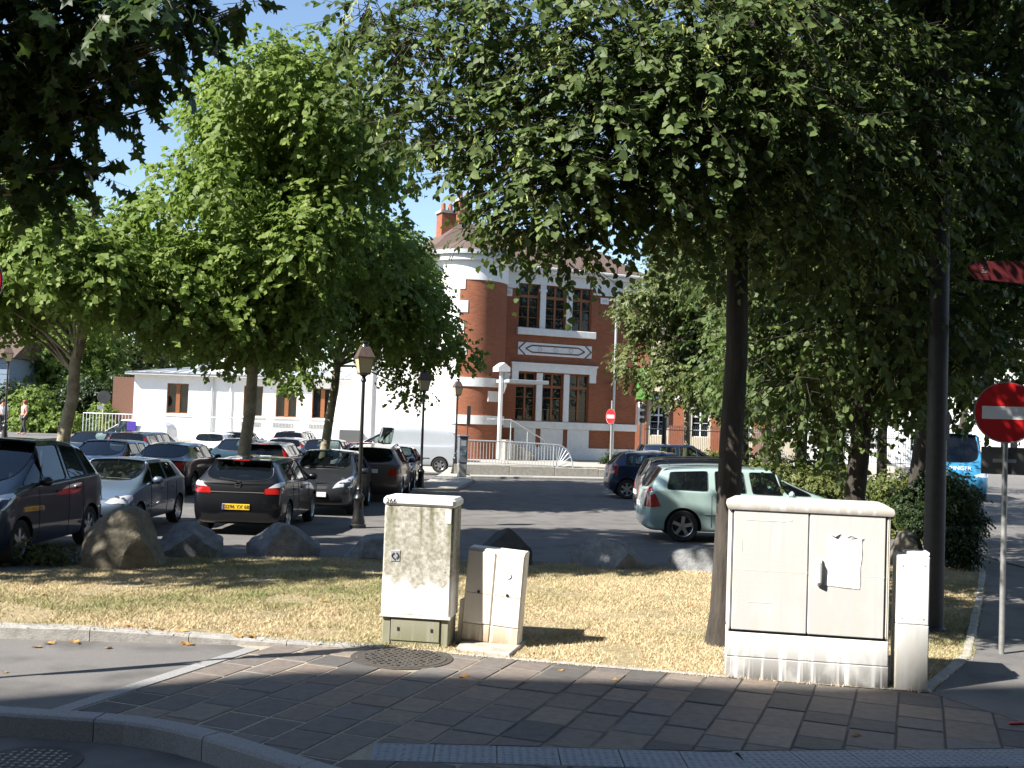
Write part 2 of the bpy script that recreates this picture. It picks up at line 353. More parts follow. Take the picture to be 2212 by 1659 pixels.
# mortar bed under pavers, asphalt path on the right, car park
bed = [(PL0.x, PL0.y)]+KI[13:]+[(12, 12), RG[0], GE[4], GE[3], GE[2], GE[1], GE[0], (PL1.x, PL1.y)]
sheet('pavement', bed, -.006, 'joint_sand', thick=.15)
sheet('path', [(4.55, 8.6), (14, 7.6), (30, 12), (30, 20), (12.2, 19.5)]+RG[::-1], .004, 'asphalt', thick=.14)
CPF = [(-40, 14.6), (-9, 15.2), v2(G(0, 1240)), v2(G(330, 1205)), v2(G(700, 1205)), v2(G(1100, 1215)), v2(G(1400, 1222)), v2(G(1560, 1236)), v2(G(1950, 1215))]
sheet('car_park', CPF+[(9.4, 19.8), (9.4, 44), (6.0, 47.5), (-1.7, 44.55), (-8, 46.5), (-40, 50)], 0.0, 'asphalt', thick=.15)
sheet('side_road', [(9.6, 20), (30, 20.2), (80, 40), (120, 110), (40, 110), (14, 60), (9.6, 46)], -.02, 'asphalt', thick=.12)
# flush light stone strip between driveway and paving
kb = empty('stone_strip'); tag(kb, kind='structure'); d = (PL1-PL0); n = 3
for i in range(n):
    a = PL0+d*(i/n); b = PL0+d*((i+1)/n)-d.normalized()*.006; s = Vector((d.y, -d.x, 0)).normalized()*.15
    MB().prism([(a.x, a.y), (b.x, b.y), (b.x+s.x, b.y+s.y), (a.x+s.x, a.y+s.y)], -.1, .004, .004).build('kerb_stone', 'granite', kb)
# kerbs of separate stones
def kerb(name, pl, wd, zt, zb, ln, mat, ztaper=None):
    root = empty(name); tag(root, kind='structure'); acc = 0; P = [Vector((p[0], p[1], 0)) for p in pl]
    # resample
    pts = []; tot = sum((P[i+1]-P[i]).length for i in range(len(P)-1)); nseg = max(1, round(tot/ln))
    def at(s):
        for i in range(len(P)-1):
            L = (P[i+1]-P[i]).length
            if s <= L or i == len(P)-2: return P[i].lerp(P[i+1], min(1, s/L))
            s -= L
    for k in range(nseg):
        sub = [at(tot*(k+j/4)/nseg + (.004 if j == 0 else -.004 if j == 4 else 0)) for j in range(5)]
        mb = MB(); vs = []; fs = []
        for j, p in enumerate(sub):
            t = (sub[min(4, j+1)]-sub[max(0, j-1)]).normalized(); q = Vector((-t.y, t.x, 0))
            z = zt if ztaper is None else zt*ztaper((k+j/4)/nseg)
            for (o, h) in ((0, zb), (0, z-.025), (.012, z-.006), (.03, z), (wd, z), (wd, zb)): vs.append((p.x+q.x*o, p.y+q.y*o, h))
        for j in range(4):
            for i in range(6): fs.append((j*6+i, j*6+(i+1) % 6, (j+1)*6+(i+1) % 6, (j+1)*6+i))
        fs += [tuple(range(6)), tuple(range(24, 30))]
        mb.add(vs, fs).build('kerb_stone', mat, root)
    return root
kerb('kerb', KF, .17, .006, ZR-.05, 1.0, 'granite')
LK = [(-12, 11.35), v2(G(0, 1379)), v2(G(490, 1392)), v2(G(660, 1398)), v2(G(830, 1401))]
kerb('lawn_kerb', LK, .14, .13, -.1, 1.0, 'granite_worn', lambda s: 1-.9*max(0, (s-.72)/.28))
ge = [GE[1], GE[2], GE[3], GE[4], GE[5]]
kerb('lawn_edging', ge, .06, .010, -.1, .9, 'granite_worn')
kerb('path_edging', RG, .10, .025, -.1, 1.0, 'concrete')
# pavers, one by one
def clip(poly, a, b):
    """keep the left side of a->b"""
    out = []; n = len(poly); f = lambda p: (b[0]-a[0])*(p[1]-a[1])-(b[1]-a[1])*(p[0]-a[0])
    for i in range(n):
        p, q = poly[i], poly[(i+1) % n]; fp, fq = f(p), f(q)
        if fp >= 0: out.append(p)
        if fp*fq < 0: t = fp/(fp-fq); out.append((p[0]+(q[0]-p[0])*t, p[1]+(q[1]-p[1])*t))
    return out
pv = bpy.data.objects['pavement']
au = (PL1-PL0).normalized(); av = Vector((au.y, -au.x, 0)); org = PL0+av*.16
TB = [(x, 0) for x in ()]
def nearest_seg(pl, c):
    best = None
    for i in range(len(pl)-1):
        a, b = Vector(pl[i]), Vector(pl[i+1]); t = max(0, min(1, (c-a).dot(b-a)/(b-a).length_squared)); dd = (a+(b-a)*t-c).length
        if best is None or dd < best[0]: best = (dd, pl[i], pl[i+1])
    return best
MHC = G(868, 1421); MHR = .50
GEo = offset(GE[1:], -.012); row = 0; off = 0.0; KI2 = offset(KF, .178)
tact_hi = [v2(G(805, 1603)), v2(G(1491, 1622)), v2(G(2160, 1617)), (7.5, v2(G(2160, 1617))[1]+.5)]; tact_lo = offset(tact_hi, -.42)
npav = 0
while off < 9.0:
    wd = rnd.choice([.33, .36, .36, .40]); s = -4.5+rnd.random()*.4
    while s < 5.5:
        ln = rnd.choice([.34, .42, .5, .58, .46]); g = .0085 if org.x+av.x*off > .3 else .013
        q = [org+av*(off+g)+au*(s+g), org+av*(off+wd-g)+au*(s+g), org+av*(off+wd-g)+au*(s+ln-g), org+av*(off+g)+au*(s+ln-g)]
        poly = [(p.x, p.y) for p in q]; c = Vector((sum(p[0] for p in poly)/4, sum(p[1] for p in poly)/4)); s += ln
        if c.x > 5.6 or c.x < -4.6 or c.y > 12: continue
        dd, a, b = nearest_seg(KI2, c); poly = clip(poly, a, b)
        if len(poly) < 3: continue
        # tactile band
        if c.x > tact_hi[0][0]-.1:
            dh, a, b = nearest_seg(tact_hi, c); dl_, a2, b2 = nearest_seg(tact_lo, c)
            up = clip(poly, a, b); lo = clip(poly, b2, a2)
            polys = [p for p in (up, lo) if len(p) > 2]
        else: polys = [poly]
        for poly in polys:
            top = GEo if c.x > GE[1][0]-.3 else None
            if top: dd, a, b = nearest_seg(top, c); poly = clip(poly, b, a)
            elif c.x < -1.2: poly = clip(poly, LK[4], LK[2]) if c.y > 10 else poly
            poly = clip(poly, (12, 9.0), (4.62, 8.7)) if c.x > 9 else poly
            if len(poly) < 3: continue
            ar = abs(sum(poly[i][0]*poly[(i+1) % len(poly)][1]-poly[(i+1) % len(poly)][0]*poly[i][1] for i in range(len(poly))))/2
            if ar < .004: continue
            cc = Vector((sum(p[0] for p in poly)/len(poly), sum(p[1] for p in poly)/len(poly)))
            if (cc-Vector((MHC.x, MHC.y))).length < MHR*.75: continue
            npav += 1
            MB().prism(poly, -.06, rnd.uniform(-.003, .005), .006).build('paver', 'paver%d' % rnd.choice([0, 0, 1, 1, 2, 3, 4, 5]), pv)
    off += wd
# tactile slabs with studs
tp = empty('tactile_paving'); tag(tp, kind='structure')
def along(pl, s):
    for i in range(len(pl)-1):
        a, b = Vector(pl[i]), Vector(pl[i+1]); L = (b-a).length
        if s <= L or i == len(pl)-2: return a+(b-a)*(s/L), (b-a).normalized()
        s -= L
s0 = 0
stud = MB().lathe([(.017, 0), (.013, .005), (.0, .006)], 6)
for k in range(13):
    p, t = along(tact_lo, s0+.02+k*.44); q = Vector((-t.y, t.x)); mb = MB()
    pol = [p, p+t*.43, p+t*.43+q*.40, p+q*.40]; mb.prism([tuple(x) for x in pol], -.06, .003, .003)
    for i in range(7):
        for j in range(7):
            c = p+t*(.04+i*.058)+q*(.03+j*.057); mb.add([(v[0]+c.x, v[1]+c.y, v[2]+.003) for v in stud.v], stud.f)
    mb.build('tactile_slab', 'tactile', tp)
# manhole cover
mh = empty('manhole_cover', (MHC.x, MHC.y, .004), 0, 'round cast iron manhole cover in the paving before the mossy cabinet', 'manhole cover')
MB().lathe([(MHR, -.03), (MHR, .002), (MHR-.05, .003), (MHR-.055, -.004), (MHR-.055, -.03)], 40).build('frame', 'iron', mh)
cv = MB().lathe([(MHR-.06, -.02), (MHR-.06, .004), (0, .0045)], 36)
for i in range(-6, 7):
    for j in range(-6, 7):
        x, y = i*.065+(j % 2)*.03, j*.062
        if math.hypot(x, y) < MHR-.11: cv.box((x, y, .008), (.036, .018, .008), rnd.choice([.7, -.7]))
cv.build('lid', 'iron', mh)
mc = G(45, 1659, ZR); mh2 = empty('manhole_cover', (mc.x, mc.y+.12, ZR+.004), 0, 'round iron manhole cover in the roadway below the kerb', 'manhole cover')
MB().lathe([(.36, -.02), (.36, .004), (.30, .005), (0, .006)], 32).build('lid', 'iron', mh2)
cv = MB()
for i in range(-5, 6):
    for j in range(-5, 6):
        if math.hypot(i, j) < 4.7: cv.box((i*.06, j*.06, .009), (.03, .016, .008), .6*(-1)**(i+j))
cv.build('tread', 'concrete', mh2)['kind'] = 'stuff'

# ---------------------------------------------------------------- lawn
def lawn_z(x, y):
    k = max(0, min(1, (-x-1.2)/2.9)); f = max(0, min(1, (15.2-y)/3.2)); return .004+.112*k*f+.008*noise.noise(Vector((x*.6, y*.6, 0)))
lawn_poly = [Vector(p) for p in ([(-12, 11.5)]+offset(LK, .04)[1:-1]+[GE[1]]+GE[2:]+RG+[v2(G(1950, 1215))]+CPF[::-1][1:-1])]
def inside(x, y, poly):
    c = False; n = len(poly)
    for i in range(n):
        a, b = poly[i], poly[i-1]
        if (a[1] > y) != (b[1] > y) and x < (b[0]-a[0])*(y-a[1])/(b[1]-a[1])+a[0]: c = not c
    return c
bm = bmesh.new(); N1 = 110; xs = np.linspace(-12, 9.5, 87); ys = np.linspace(9.9, 20.5, 44); vd = {}
for i, x in enumerate(xs):
    for j, y in enumerate(ys): vd[i, j] = bm.verts.new((x, y, lawn_z(x, y)))
for i in range(86):
    for j in range(43):
        bm.faces.new((vd[i, j], vd[i+1, j], vd[i+1, j+1], vd[i, j+1]))
n = len(lawn_poly)
area = sum(lawn_poly[i-1][0]*lawn_poly[i][1]-lawn_poly[i][0]*lawn_poly[i-1][1] for i in range(n))
# trim the grid to the lawn outline by cutting along it
for i in range(n):
    a, b = lawn_poly[i-1], lawn_poly[i]; t = (b-a)
    if t.length < 1e-4: continue
    geom = [f for f in bm.faces if min((Vector((f.calc_center_median().x, f.calc_center_median().y))-(a+t*k/6)).length for k in range(7)) < max(.6, t.length/5)]
    ed = list({e for f in geom for e in f.edges}); vv = list({v for f in geom for v in f.verts})
    bmesh.ops.bisect_plane(bm, geom=geom+ed+vv, plane_co=(a.x, a.y, 0), plane_no=(-t.y, t.x, 0))
bm.faces.ensure_lookup_table()
bmesh.ops.delete(bm, geom=[f for f in bm.faces if not inside(f.calc_center_median().x, f.calc_center_median().y, lawn_poly)], context='FACES')
me = bpy.data.meshes.new('lawn'); bm.to_mesh(me); bm.free(); me.materials.append(MATS['dry_lawn']); tag(link(bpy.data.objects.new('lawn', me)), kind='structure')
# grass blades
def grass(nmax):
    X = NP.uniform(-9.5, 9.3, nmax); Y = NP.uniform(9.9, 20.2, nmax); keep = []
    dens = np.clip(1.25-(Y-10)*.07, .35, 1)
    ok = NP.random(nmax) < dens
    pos = []; col = []
    for x, y in zip(X[ok], Y[ok]):
        if abs(x) > .5*y+.6 or not (inside(x, y, lawn_poly) or inside(x, y+.05*rnd.random(), lawn_poly)): continue
        g = noise.noise(Vector((x*.45+3, y*.6, 1.7)))*.95+noise.noise(Vector((x*2.1, y*2.3, 4)))*.55
        dry = .56-.6*g + .26*max(0, min(1, (x+1.6)/1.6)) + max(0, (12.2-y)*.16) + rnd.uniform(-.22, .22)
        bare = noise.noise(Vector((x*1.3, y*1.3, 9)))
        if bare > .30 and rnd.random() < .8: continue
        pos.append((x, y, lawn_z(x, y)-.004)); col.append(min(1, max(0, dry)))
    P = np.array(pos); c = np.array(col); n = len(P); tuft = np.array([1+1.3*max(0, noise.noise(Vector((x*3.1, y*3.1, 5)))-.15) for x, y, _ in pos]); h = NP.uniform(.016, .048, n)*(1.15-.35*c)*tuft; a = NP.uniform(0, 6.283, n); wd = NP.uniform(.0025, .006, n)*1.1
    lean = NP.uniform(.3, 1.7, n)*h; a2 = NP.uniform(0, 6.283, n)
    V = np.zeros((n, 3, 3)); V[:, 0] = P+np.stack([np.cos(a)*wd, np.sin(a)*wd, 0*a], 1); V[:, 1] = P-np.stack([np.cos(a)*wd, np.sin(a)*wd, 0*a], 1)
    V[:, 2] = P+np.stack([np.cos(a2)*lean, np.sin(a2)*lean, h], 1)
    me = npmesh('grass', V, [(0, 1, 2)], 3, 'grass_blade', c); o = link(bpy.data.objects.new('grass', me))
    tag(o, 'short dry straw coloured grass with greener patches', 'grass', kind='stuff')
grass(540000)

# ---------------------------------------------------------------- boulders
def boulder(v0, v1, yb, yt, seed, mat, label, dep=.9, flat=1., peak=.5):
    c = G((v0+v1)/2, yb); s = FPX/c.y; wd = (v1-v0)/s; h = (yb-yt)/s*(1.04 if flat > 1 else .93); wd *= 1.08
    bm = bmesh.new(); bmesh.ops.create_icosphere(bm, subdivisions=4, radius=1); r = random.Random(seed)
    cuts = [(Vector((r.uniform(-1, 1), r.uniform(-1, 1), r.uniform(-.15, .8))).normalized(), r.uniform(.62, .92)) for _ in range(15)]
    for v in bm.verts:
        p = v.co.copy(); p = Vector((math.copysign(abs(p.x)**.8, p.x), math.copysign(abs(p.y)**.8, p.y), math.copysign(abs(p.z)**.62, p.z)))
        for nn, k in cuts:
            dd = p.dot(nn)
            if dd > k*flat: p -= nn*(dd-k*flat)
        p *= 1+.07*noise.noise(p*1.6+Vector((seed, 0, 0)))+.045*noise.noise(p*4.5+Vector((0, seed, 0)))+.02*noise.noise(p*11)
        a_ = p.x-(peak-.5)*2; sh = max(0, p.z)
        p.z *= 1-.15*min(1, abs(a_)) if p.z > 0 else 1
        v.co = Vector((p.x, p.y*dep/2, p.z))
    zm = max(v.co.z for v in bm.verts); xm = max(v.co.x for v in bm.verts); xn = min(v.co.x for v in bm.verts)
    for v in bm.verts:
        v.co.x = (v.co.x-(xm+xn)/2)*wd/(xm-xn); v.co.z = v.co.z/zm*h if v.co.z > 0 else v.co.z*h*.35
    me = bpy.data.meshes.new('boulder'); bm.to_mesh(me); bm.free(); me.shade_smooth(); me.set_sharp_from_angle(angle=R_(22)); me.materials.append(MATS[mat])
    o = bpy.data.objects.new('boulder', me); link(o); o.location = (c.x, c.y+dep*.35, 0); tag(o, label, 'boulder', 'boulders along the lawn')
boulder(165, 330, 1228, 1104, 3, 'boulder_a', 'big rounded tan boulder beside the dark blue people carrier', 1.1, flat=1.3, peak=.46)
boulder(308, 470, 1202, 1122, 8, 'boulder_b', 'low grey jagged boulder in front of the small silver-blue hatchback', .9, peak=.35)
boulder(522, 680, 1203, 1128, 14, 'boulder_b', 'pointed grey boulder behind the black hatchback with yellow plate', .9, peak=.4)
boulder(737, 850, 1208, 1155, 21, 'boulder_b', 'low flat boulder just behind the mossy cabinet', .8)
boulder(1022, 1145, 1222, 1137, 27, 'boulder_c', 'blackish boulder behind the leaning cream meter box', .8, peak=.6)
boulder(1237, 1418, 1228, 1163, 33, 'boulder_b', 'long smooth grey boulder standing alone on the lawn edge', 1.0, peak=.4)
boulder(1453, 1600, 1236, 1180, 39, 'boulder_b', 'low dark boulder at the foot of the linden by the large cabinet', .8)
boulder(1930, 2010, 1225, 1145, 45, 'boulder_a', 'small mossy boulder behind the narrow white box', .8)

# ================================================================ street cabinets
def cab_local(vl, vr, yl, yr):
    a = G(vl, yl); b = G(vr, yr); return a, b, math.atan2(b.y-a.y, b.x-a.x), (b-a).length
# mossy cabinet
a, b, rz, wd = cab_local(820, 970, 1391, 1401); s = FPX/((a.y+b.y)/2); Hc = 1.53; dp = .40
c = empty('utility_cabinet', (a.x, a.y, 0), rz, 'tall grey cabinet streaked with moss, number 266 on its lid', 'cabinet')
c['kind'] = 'thing'; del c['kind']
MB().bx((.015, .015, 0), (wd-.015, dp-.015, .30), .01).build('plinth', m_plinth('moss_plinth', (.30, .29, .22), (.16, .16, .09), .4), c)
MB().bx((.0, .0, .29), (wd, dp, Hc-.095), .012).build('body', 'mossy_cabinet', c)
MB().bx((.012, -.012, .315), (wd-.012, .006, Hc-.10), .008).build('door', 'mossy_cabinet', c)
MB().bx((-.015, -.03, Hc-.10), (wd+.02, dp+.02, Hc), .03).build('lid', 'white_paint', c, smooth=30)
MB().bx((-.006, -.018, .285), (wd+.006, .01, .313), .006).build('drip_rail', 'white_paint', c)
pp = MB().bx((.11, .004, .05), (wd-.11, .012, .27), .003).build('plinth_panel', 'moss_plinth', c)
for x in (.19, wd-.19): MB().bx((x-.012, -.001, .15), (x+.012, .006, .185)).build('screw', 'trim_black', pp)
for x in (.10, wd-.105): MB().bx((x, .006, .01), (x+.004, .016, .28)).build('seam', 'trim_black', c)
lk = MB().bx((.085, -.019, .86), (.185, -.009, .975), .003).build('lock_plate', 'galvanised', c)
mb = MB(); nn = 20
for sgn in (-1, 1): mb.tube([(.135+sgn*(.012+.022*math.sin(math.pi*k/8)), -.020, .888+.06*k/8) for k in range(9)], .0075, 5)
mb.bx((.129, -.022, .87), (.141, -.018, .885)); mb.build('lock', 'trim_black', lk)
MB().bx((wd-.085, -.016, Hc-.255), (wd-.025, -.0125, Hc-.115)).build('sticker', 'paper', c)
o = inst('number', text_mesh('266', .075, 'ink'), c, (.075, -.032, Hc-.05), (R_(90), 0, 0))
# leaning cream meter box
a, b, rz, wd = cab_local(995, 1117, 1388, 1399); dp = .20; h2 = .985
c2 = empty('meter_box', (a.x, a.y-.05, .035), rz, 'leaning cream twin meter box next to the mossy cabinet', 'meter box'); c2.rotation_euler = (R_(1.5), R_(3.4), rz+R_(2))
MB().bx((0, 0, 0), (wd, dp, h2), .012).build('body', 'cream_plastic', c2)
for i in range(2):
    x0 = i*wd/2+.008; x1 = (i+1)*wd/2-.006
    dr = MB().bx((x0, -.016, .205), (x1, .004, h2-.03), .008).build('door', 'cream_plastic', c2)
    MB().bx((x0, -.012, .02), (x1, .004, .195), .006).build('lower_panel', m_plinth('meter_plinth', (.74, .68, .58), (.34, .22, .12), .35), c2)
    MB().bx((x0+.01, -.0175, .515), (x1-.01, -.0145, .519)).build('seam', 'timber_dark', dr)
    MB().lathe([(.016, -.024), (.014, -.014)], 10, ((x0+x1)/2, 0, .535), 'y').build('lock', 'trim_black', dr)
MB().lathe([(.035, -.02), (.03, -.026), (.02, -.022), (0, -.021)], 16, (wd*.74, 0, .74), 'y').build('round_boss', 'cream_plastic', c2, smooth=40)
MB().bx((-.05, .03, -.03), (-.004, dp-.02, .42), .006).build('side_conduit', 'cream_plastic', c2)
sl_ = MB(); pa = [v2(G(985, 1405)), v2(G(1100, 1421)), v2(G(1135, 1392)), v2(G(1010, 1375))]
tag(sl_.prism(pa, -.1, .035, .01).build('concrete_slab', 'concrete'), 'small concrete footing slab under the leaning meter box', 'slab')
# large white cabinet
a, b, rz, wd = cab_local(1566, 1918, 1463, 1489); dp = .42; Hb = 1.70
c3 = empty('utility_cabinet', (a.x, a.y, 0), rz, 'large white two-door cabinet with a torn paper notice', 'cabinet')
MB().bx((0, 0, 0), (wd, dp, .20), .006).build('plinth', m_plinth('white_plinth', (.74, .73, .70), (.11, .105, .10), .48), c3)
MB().bx((.002, .002, .203), (wd-.002, dp, .43), .008).build('plinth_upper', 'white_plinth', c3)
MB().bx((.02, .02, .42), (wd-.02, dp-.01, .46)).build('shadow_gap', 'trim_black', c3)
m_plinth('cab_white', (.55, .545, .53), (.46, .445, .41), 3.)
MB().bx((.0, .014, .445), (wd, dp, Hb-.10), .03).build('body', 'cab_white', c3, smooth=30)
for i in range(2):
    x0 = .045 if i == 0 else wd*.5+.006; x1 = wd*.5-.006 if i == 0 else wd-.05
    dr = MB().bx((x0, 0, .455), (x1, .03, Hb-.115), .006).build('door', 'cab_white', c3)
    MB().bx((x0, -.0015, 1.02), (x1, .002, 1.024)).build('seam', 'meter_plinth', dr)
    if i: MB().tube([(x0+.09, -.012, .93), (x0+.09, -.04, .95), (x0+.09, -.045, 1.13), (x0+.09, -.012, 1.16)], .022, 8).build('handle', 'white_paint', dr, smooth=40)
for x in (.022, .036, wd-.045, wd-.03, wd-.016): MB().bx((x, .008, .455), (x+.004, .02, Hb-.115)).build('groove', 'trim_black' if x == .036 or abs(x-wd+.045) < .001 else 'meter_plinth', c3)
for x_, z_, l_, h__ in ((.16, Hb-.21, .36, .006), (.12, Hb-.5, .006, .12), (.2, .72, .22, .005), (.55, Hb-.2, .03, .02)): MB().bx((x_, -.0025, z_), (x_+l_, .002, z_+h__)).build('tape_residue', 'meter_plinth', c3)
# lid: hipped with a rounded skirt
lv = []; lf = []
for (i, z) in ((-.012, Hb-.115), (-.025, Hb-.085), (-.018, Hb-.05), (.06, Hb-.006), (.11, Hb)):
    lv += [(i, i, z), (wd-i, i, z), (wd-i, dp-i*.6, z), (i, dp-i*.6, z)]
for l in range(4):
    for k in range(4): lf.append((l*4+k, l*4+(k+1) % 4, l*4+4+(k+1) % 4, l*4+4+k))
lf += [(0, 1, 2, 3), (16, 17, 18, 19)]; o = MB().add(lv, lf).build('lid', m_plinth('cab_lid', (.66, .64, .61), (.30, .25, .20), 4.), c3, smooth=35)
# torn paper notice on the right door
bm = bmesh.new(); gw, gh = 14, 18; x0, z0, pw, ph = wd*.60, .92, .315, .50; vv = {}
for i in range(gw+1):
    for j in range(gh+1):
        u, v = i/gw, j/gh; top = 1-.05*abs(math.sin(u*9))-.03*rnd.random() if j == gh else v
        x = x0+pw*u+.004*math.sin(v*13)+(.02*v); z = z0+ph*top-.02*u; y = -.005-.006*abs(noise.noise(Vector((u*5, v*5, 2))))-(.02*max(0, v-.9)*10*abs(math.sin(u*7)))
        vv[i, j] = bm.verts.new((x, y, z))
for i in range(gw):
    for j in range(gh): bm.faces.new((vv[i, j], vv[i+1, j], vv[i+1, j+1], vv[i, j+1]))
me = bpy.data.meshes.new('paper_notice'); bm.to_mesh(me); bm.free(); me.materials.append(MATS['paper']); o = link(bpy.data.objects.new('paper_notice', me)); o.modifiers.new('thick', 'SOLIDIFY').thickness = .002
o.parent = None; o.matrix_world = Matrix.Translation((a.x, a.y, 0)) @ Matrix.Rotation(rz, 4, 'Z'); tag(o, 'torn white paper notice pasted on the large white cabinet door', 'notice')
# narrow white box
a, b, rz, wd = cab_local(1925, 1997, 1489, 1495); hN = 1.23; dn = .34
c4 = empty('utility_box', (a.x+.03, a.y, 0), rz, 'narrow white post-like box beside the large white cabinet', 'box')
m_plinth('narrow_white', (.74, .72, .68), (.50, .46, .38), .6)
MB().bx((0, 0, 0), (wd, dn, .60), .008).build('lower_body', 'narrow_white', c4)
MB().bx((.0015, .0015, .602), (wd-.0015, dn, hN), .01).build('upper_body', 'narrow_white', c4)
MB().bx((wd*.35, .10, hN-.004), (wd+.01, dn, hN+.03), .006).build('cap', 'narrow_white', c4)
for x, z in ((.05, hN-.09), (wd-.05, hN-.08), (.05, .66), (wd-.05, .66)): MB().lathe([(.006, -.003), (.006, .003)], 8, (x, 0, z), 'y').build('screw', 'post_grey', c4)

# ================================================================ poles, signs, lamps
def disc(mb, r, y0, y1, c, n=36): return mb.lathe([(r, y0), (r, y1)], n, c, 'y')
def no_entry(name, base, poleh, discz, rz, label, r=.325, pr=.03):
    o = empty(name, base, rz, label, 'road sign')
    MB().tube([(0, 0, -.05), (0, 0, poleh)], pr, 12).build('post', 'post_grey', o, smooth=40)
    d = disc(MB(), r, -pr-.022, -pr-.004, (0, 0, discz)).build('disc', 'sign_red', o)
    MB().lathe([(r+.012, -pr-.018), (r+.012, -pr), (r-.004, -pr+.001), (r-.004, -pr-.020), (r+.004, -pr-.024)], 36, (0, 0, discz), 'y', False).build('rim', 'galvanised', d)
    MB().bx((-r*.78, -pr-.026, discz-.075), (r*.78, -pr-.021, discz+.065)).build('bar', 'sign_white', d)
    MB().bx((-.06, -pr-.006, discz-.03), (.06, pr+.004, discz+.03)).build('clamp', 'galvanised', o)
    return o
p = G(2163, 1413); s = FPX/p.y
o = no_entry('no_entry_sign', (p.x, p.y, 0), 2.9, 2.63, R_(-14), 'no entry sign with a grey panel under it on the asphalt path')
pn = MB().bx((-.24, .034, 1.95), (.55, .046, 2.25), .01).build('rear_panel', 'sign_back', o)
MB().bx((-.12, .028, 2.08), (.12, .036, 2.12)).build('clamp', 'galvanised', pn)
# signs on the left, mostly outside the frame
p = Vector((-4.70, 9.2, 0))
o = empty('no_entry_sign', (p.x, p.y, 0), R_(12), 'no entry sign above a round sign at the driveway', 'road sign')
MB().tube([(0, 0, -.05), (0, 0, 3.75)], .03, 12).build('post', 'post_grey', o, smooth=40)
MB().add([(x, y, z) for y in (-.05, -.034) for x, z in ((-.17, 1.85), (.17, 1.85), (.17, 1.05), (0, .72), (-.17, 1.05))], [(0, 1, 2, 3, 4), (9, 8, 7, 6, 5)]+[(i, i+5, (i+1) % 5+5, (i+1) % 5) for i in range(5)]).build('arrow_panel', 'sign_white', o)
for zz, mt, rr in ((3.38, 'sign_red', .325), (2.80, 'sign_white', .325)):
    d = disc(MB(), rr, -.052, -.034, (0, 0, zz)).build('disc', mt, o)
    MB().lathe([(rr+.012, -.048), (rr+.012, -.03), (rr-.004, -.029), (rr-.004, -.05)], 36, (0, 0, zz), 'y', False).build('rim', 'galvanised', d)
    if mt == 'sign_red': MB().bx((-.25, -.056, zz-.07), (.25, -.051, zz+.07)).build('bar', 'sign_white', d)
# dark mast
p = G(2014, 1362)
MBp = MB().tube([(0, 0, -.1), (0, 0, 3.5), (.0, 0, 8.5)], [.125, .115, .08], 20)
o = empty('lamp_mast', (p.x, p.y, 0), 0, 'thick dark steel mast behind the narrow white box', 'mast'); MBp.build('shaft', 'dark_pole', o, smooth=40)
MB().lathe([(.16, 0), (.16, .03), (.13, .05)], 16).build('base_plate', 'dark_pole', o)
MB().bx((.10, -.06, 2.3), (.135, .02, 2.62)).build('side_box', 'post_grey', o)
# red direction sign at the top right
pd = D(2215, 588, 11.5); o = empty('direction_sign', (pd.x+1.55, 11.5, 0), R_(-4), 'red arrow direction board, coloured darker as if in shade, high on a post at the right', 'direction sign')
MB().tube([(0, .05, 0), (0, .05, pd.z+.5)], .05, 12).build('post', 'post_grey', o, smooth=40)
z = pd.z-.02; bd = MB().add([(x, y, zz) for y in (-.02, .02) for x, zz in ((-2.12, z+.06), (-2.02, z+.14), (.5, z+.17), (.5, z-.24), (-2.02, z-.05))],
    [(0, 1, 2, 3, 4), (9, 8, 7, 6, 5)]+[(i, i+5, (i+1) % 5+5, (i+1) % 5) for i in range(5)]).build('board', 'sign_red_shaded', o)
inst('lettering', text_mesh('Centre', .125, 'sign_white'), bd, (-1.33, -.023, z+.055), (R_(90), 0, 0))
inst('lettering', text_mesh('Zo\nZo', .05, 'post_grey'), bd, (-1.94, -.023, z+.055), (R_(90), 0, 0))

def street_lamp(base, label, z0=0., sc=1.):
    o = empty('street_lamp', (base.x, base.y, z0), R_(22), label, 'street lamp', 'heritage lamps in the car park'); o.scale = (sc,)*3
    MB().lathe([(.17, 0), (.17, .06), (.14, .09), (.145, .13), (.125, .2), (.10, .38), (.088, .55), (.105, .58), (.118, .62), (.10, .67), (.06, .71), (.05, .78), (.075, .81), (.05, .85), (.046, .92)], 20).build('pedestal', 'lamp_iron', o, smooth=35)
    MB().tube([(0, 0, .9), (0, 0, 1.1), (0, 0, 3.1)], [.046, .046, .036], 14).build('shaft', 'lamp_iron', o, smooth=40)
    MB().lathe([(.036, 3.05), (.06, 3.08), (.05, 3.12), (.035, 3.16), (.09, 3.21)], 14).build('collar', 'lamp_iron', o, smooth=35)
    hd = MB(); f4 = [(-1, -1), (1, -1), (1, 1), (-1, 1)]
    def fr(w0, z0_, w1, z1_): return [(x*w0, y*w0, z0_) for x, y in f4]+[(x*w1, y*w1, z1_) for x, y in f4], [(0, 1, 5, 4), (1, 2, 6, 5), (2, 3, 7, 6), (3, 0, 4, 7), (0, 1, 2, 3), (4, 5, 6, 7)]
    g = MB().add(*fr(.105, 3.24, .165, 3.56)).build('lantern_pane', 'lamp_pane', o)
    fm = MB()
    for x, y in f4: fm.tube([(x*.108, y*.108, 3.23), (x*.168, y*.168, 3.565)], .010, 4)
    fm.add(*fr(.12, 3.215, .115, 3.25)); fm.add(*fr(.183, 3.555, .183, 3.585)); fm.build('lantern_frame', 'lamp_copper', o)
    rf = MB().add(*fr(.18, 3.587, .09, 3.80)).build('lantern_roof', 'lamp_copper', o)
    MB().lathe([(.085, 3.80), (.06, 3.86), (.065, 3.88), (.09, 3.885), (.09, 3.905), (.03, 3.92)], 14).build('cowl', 'lamp_iron', rf, smooth=35)
    return o
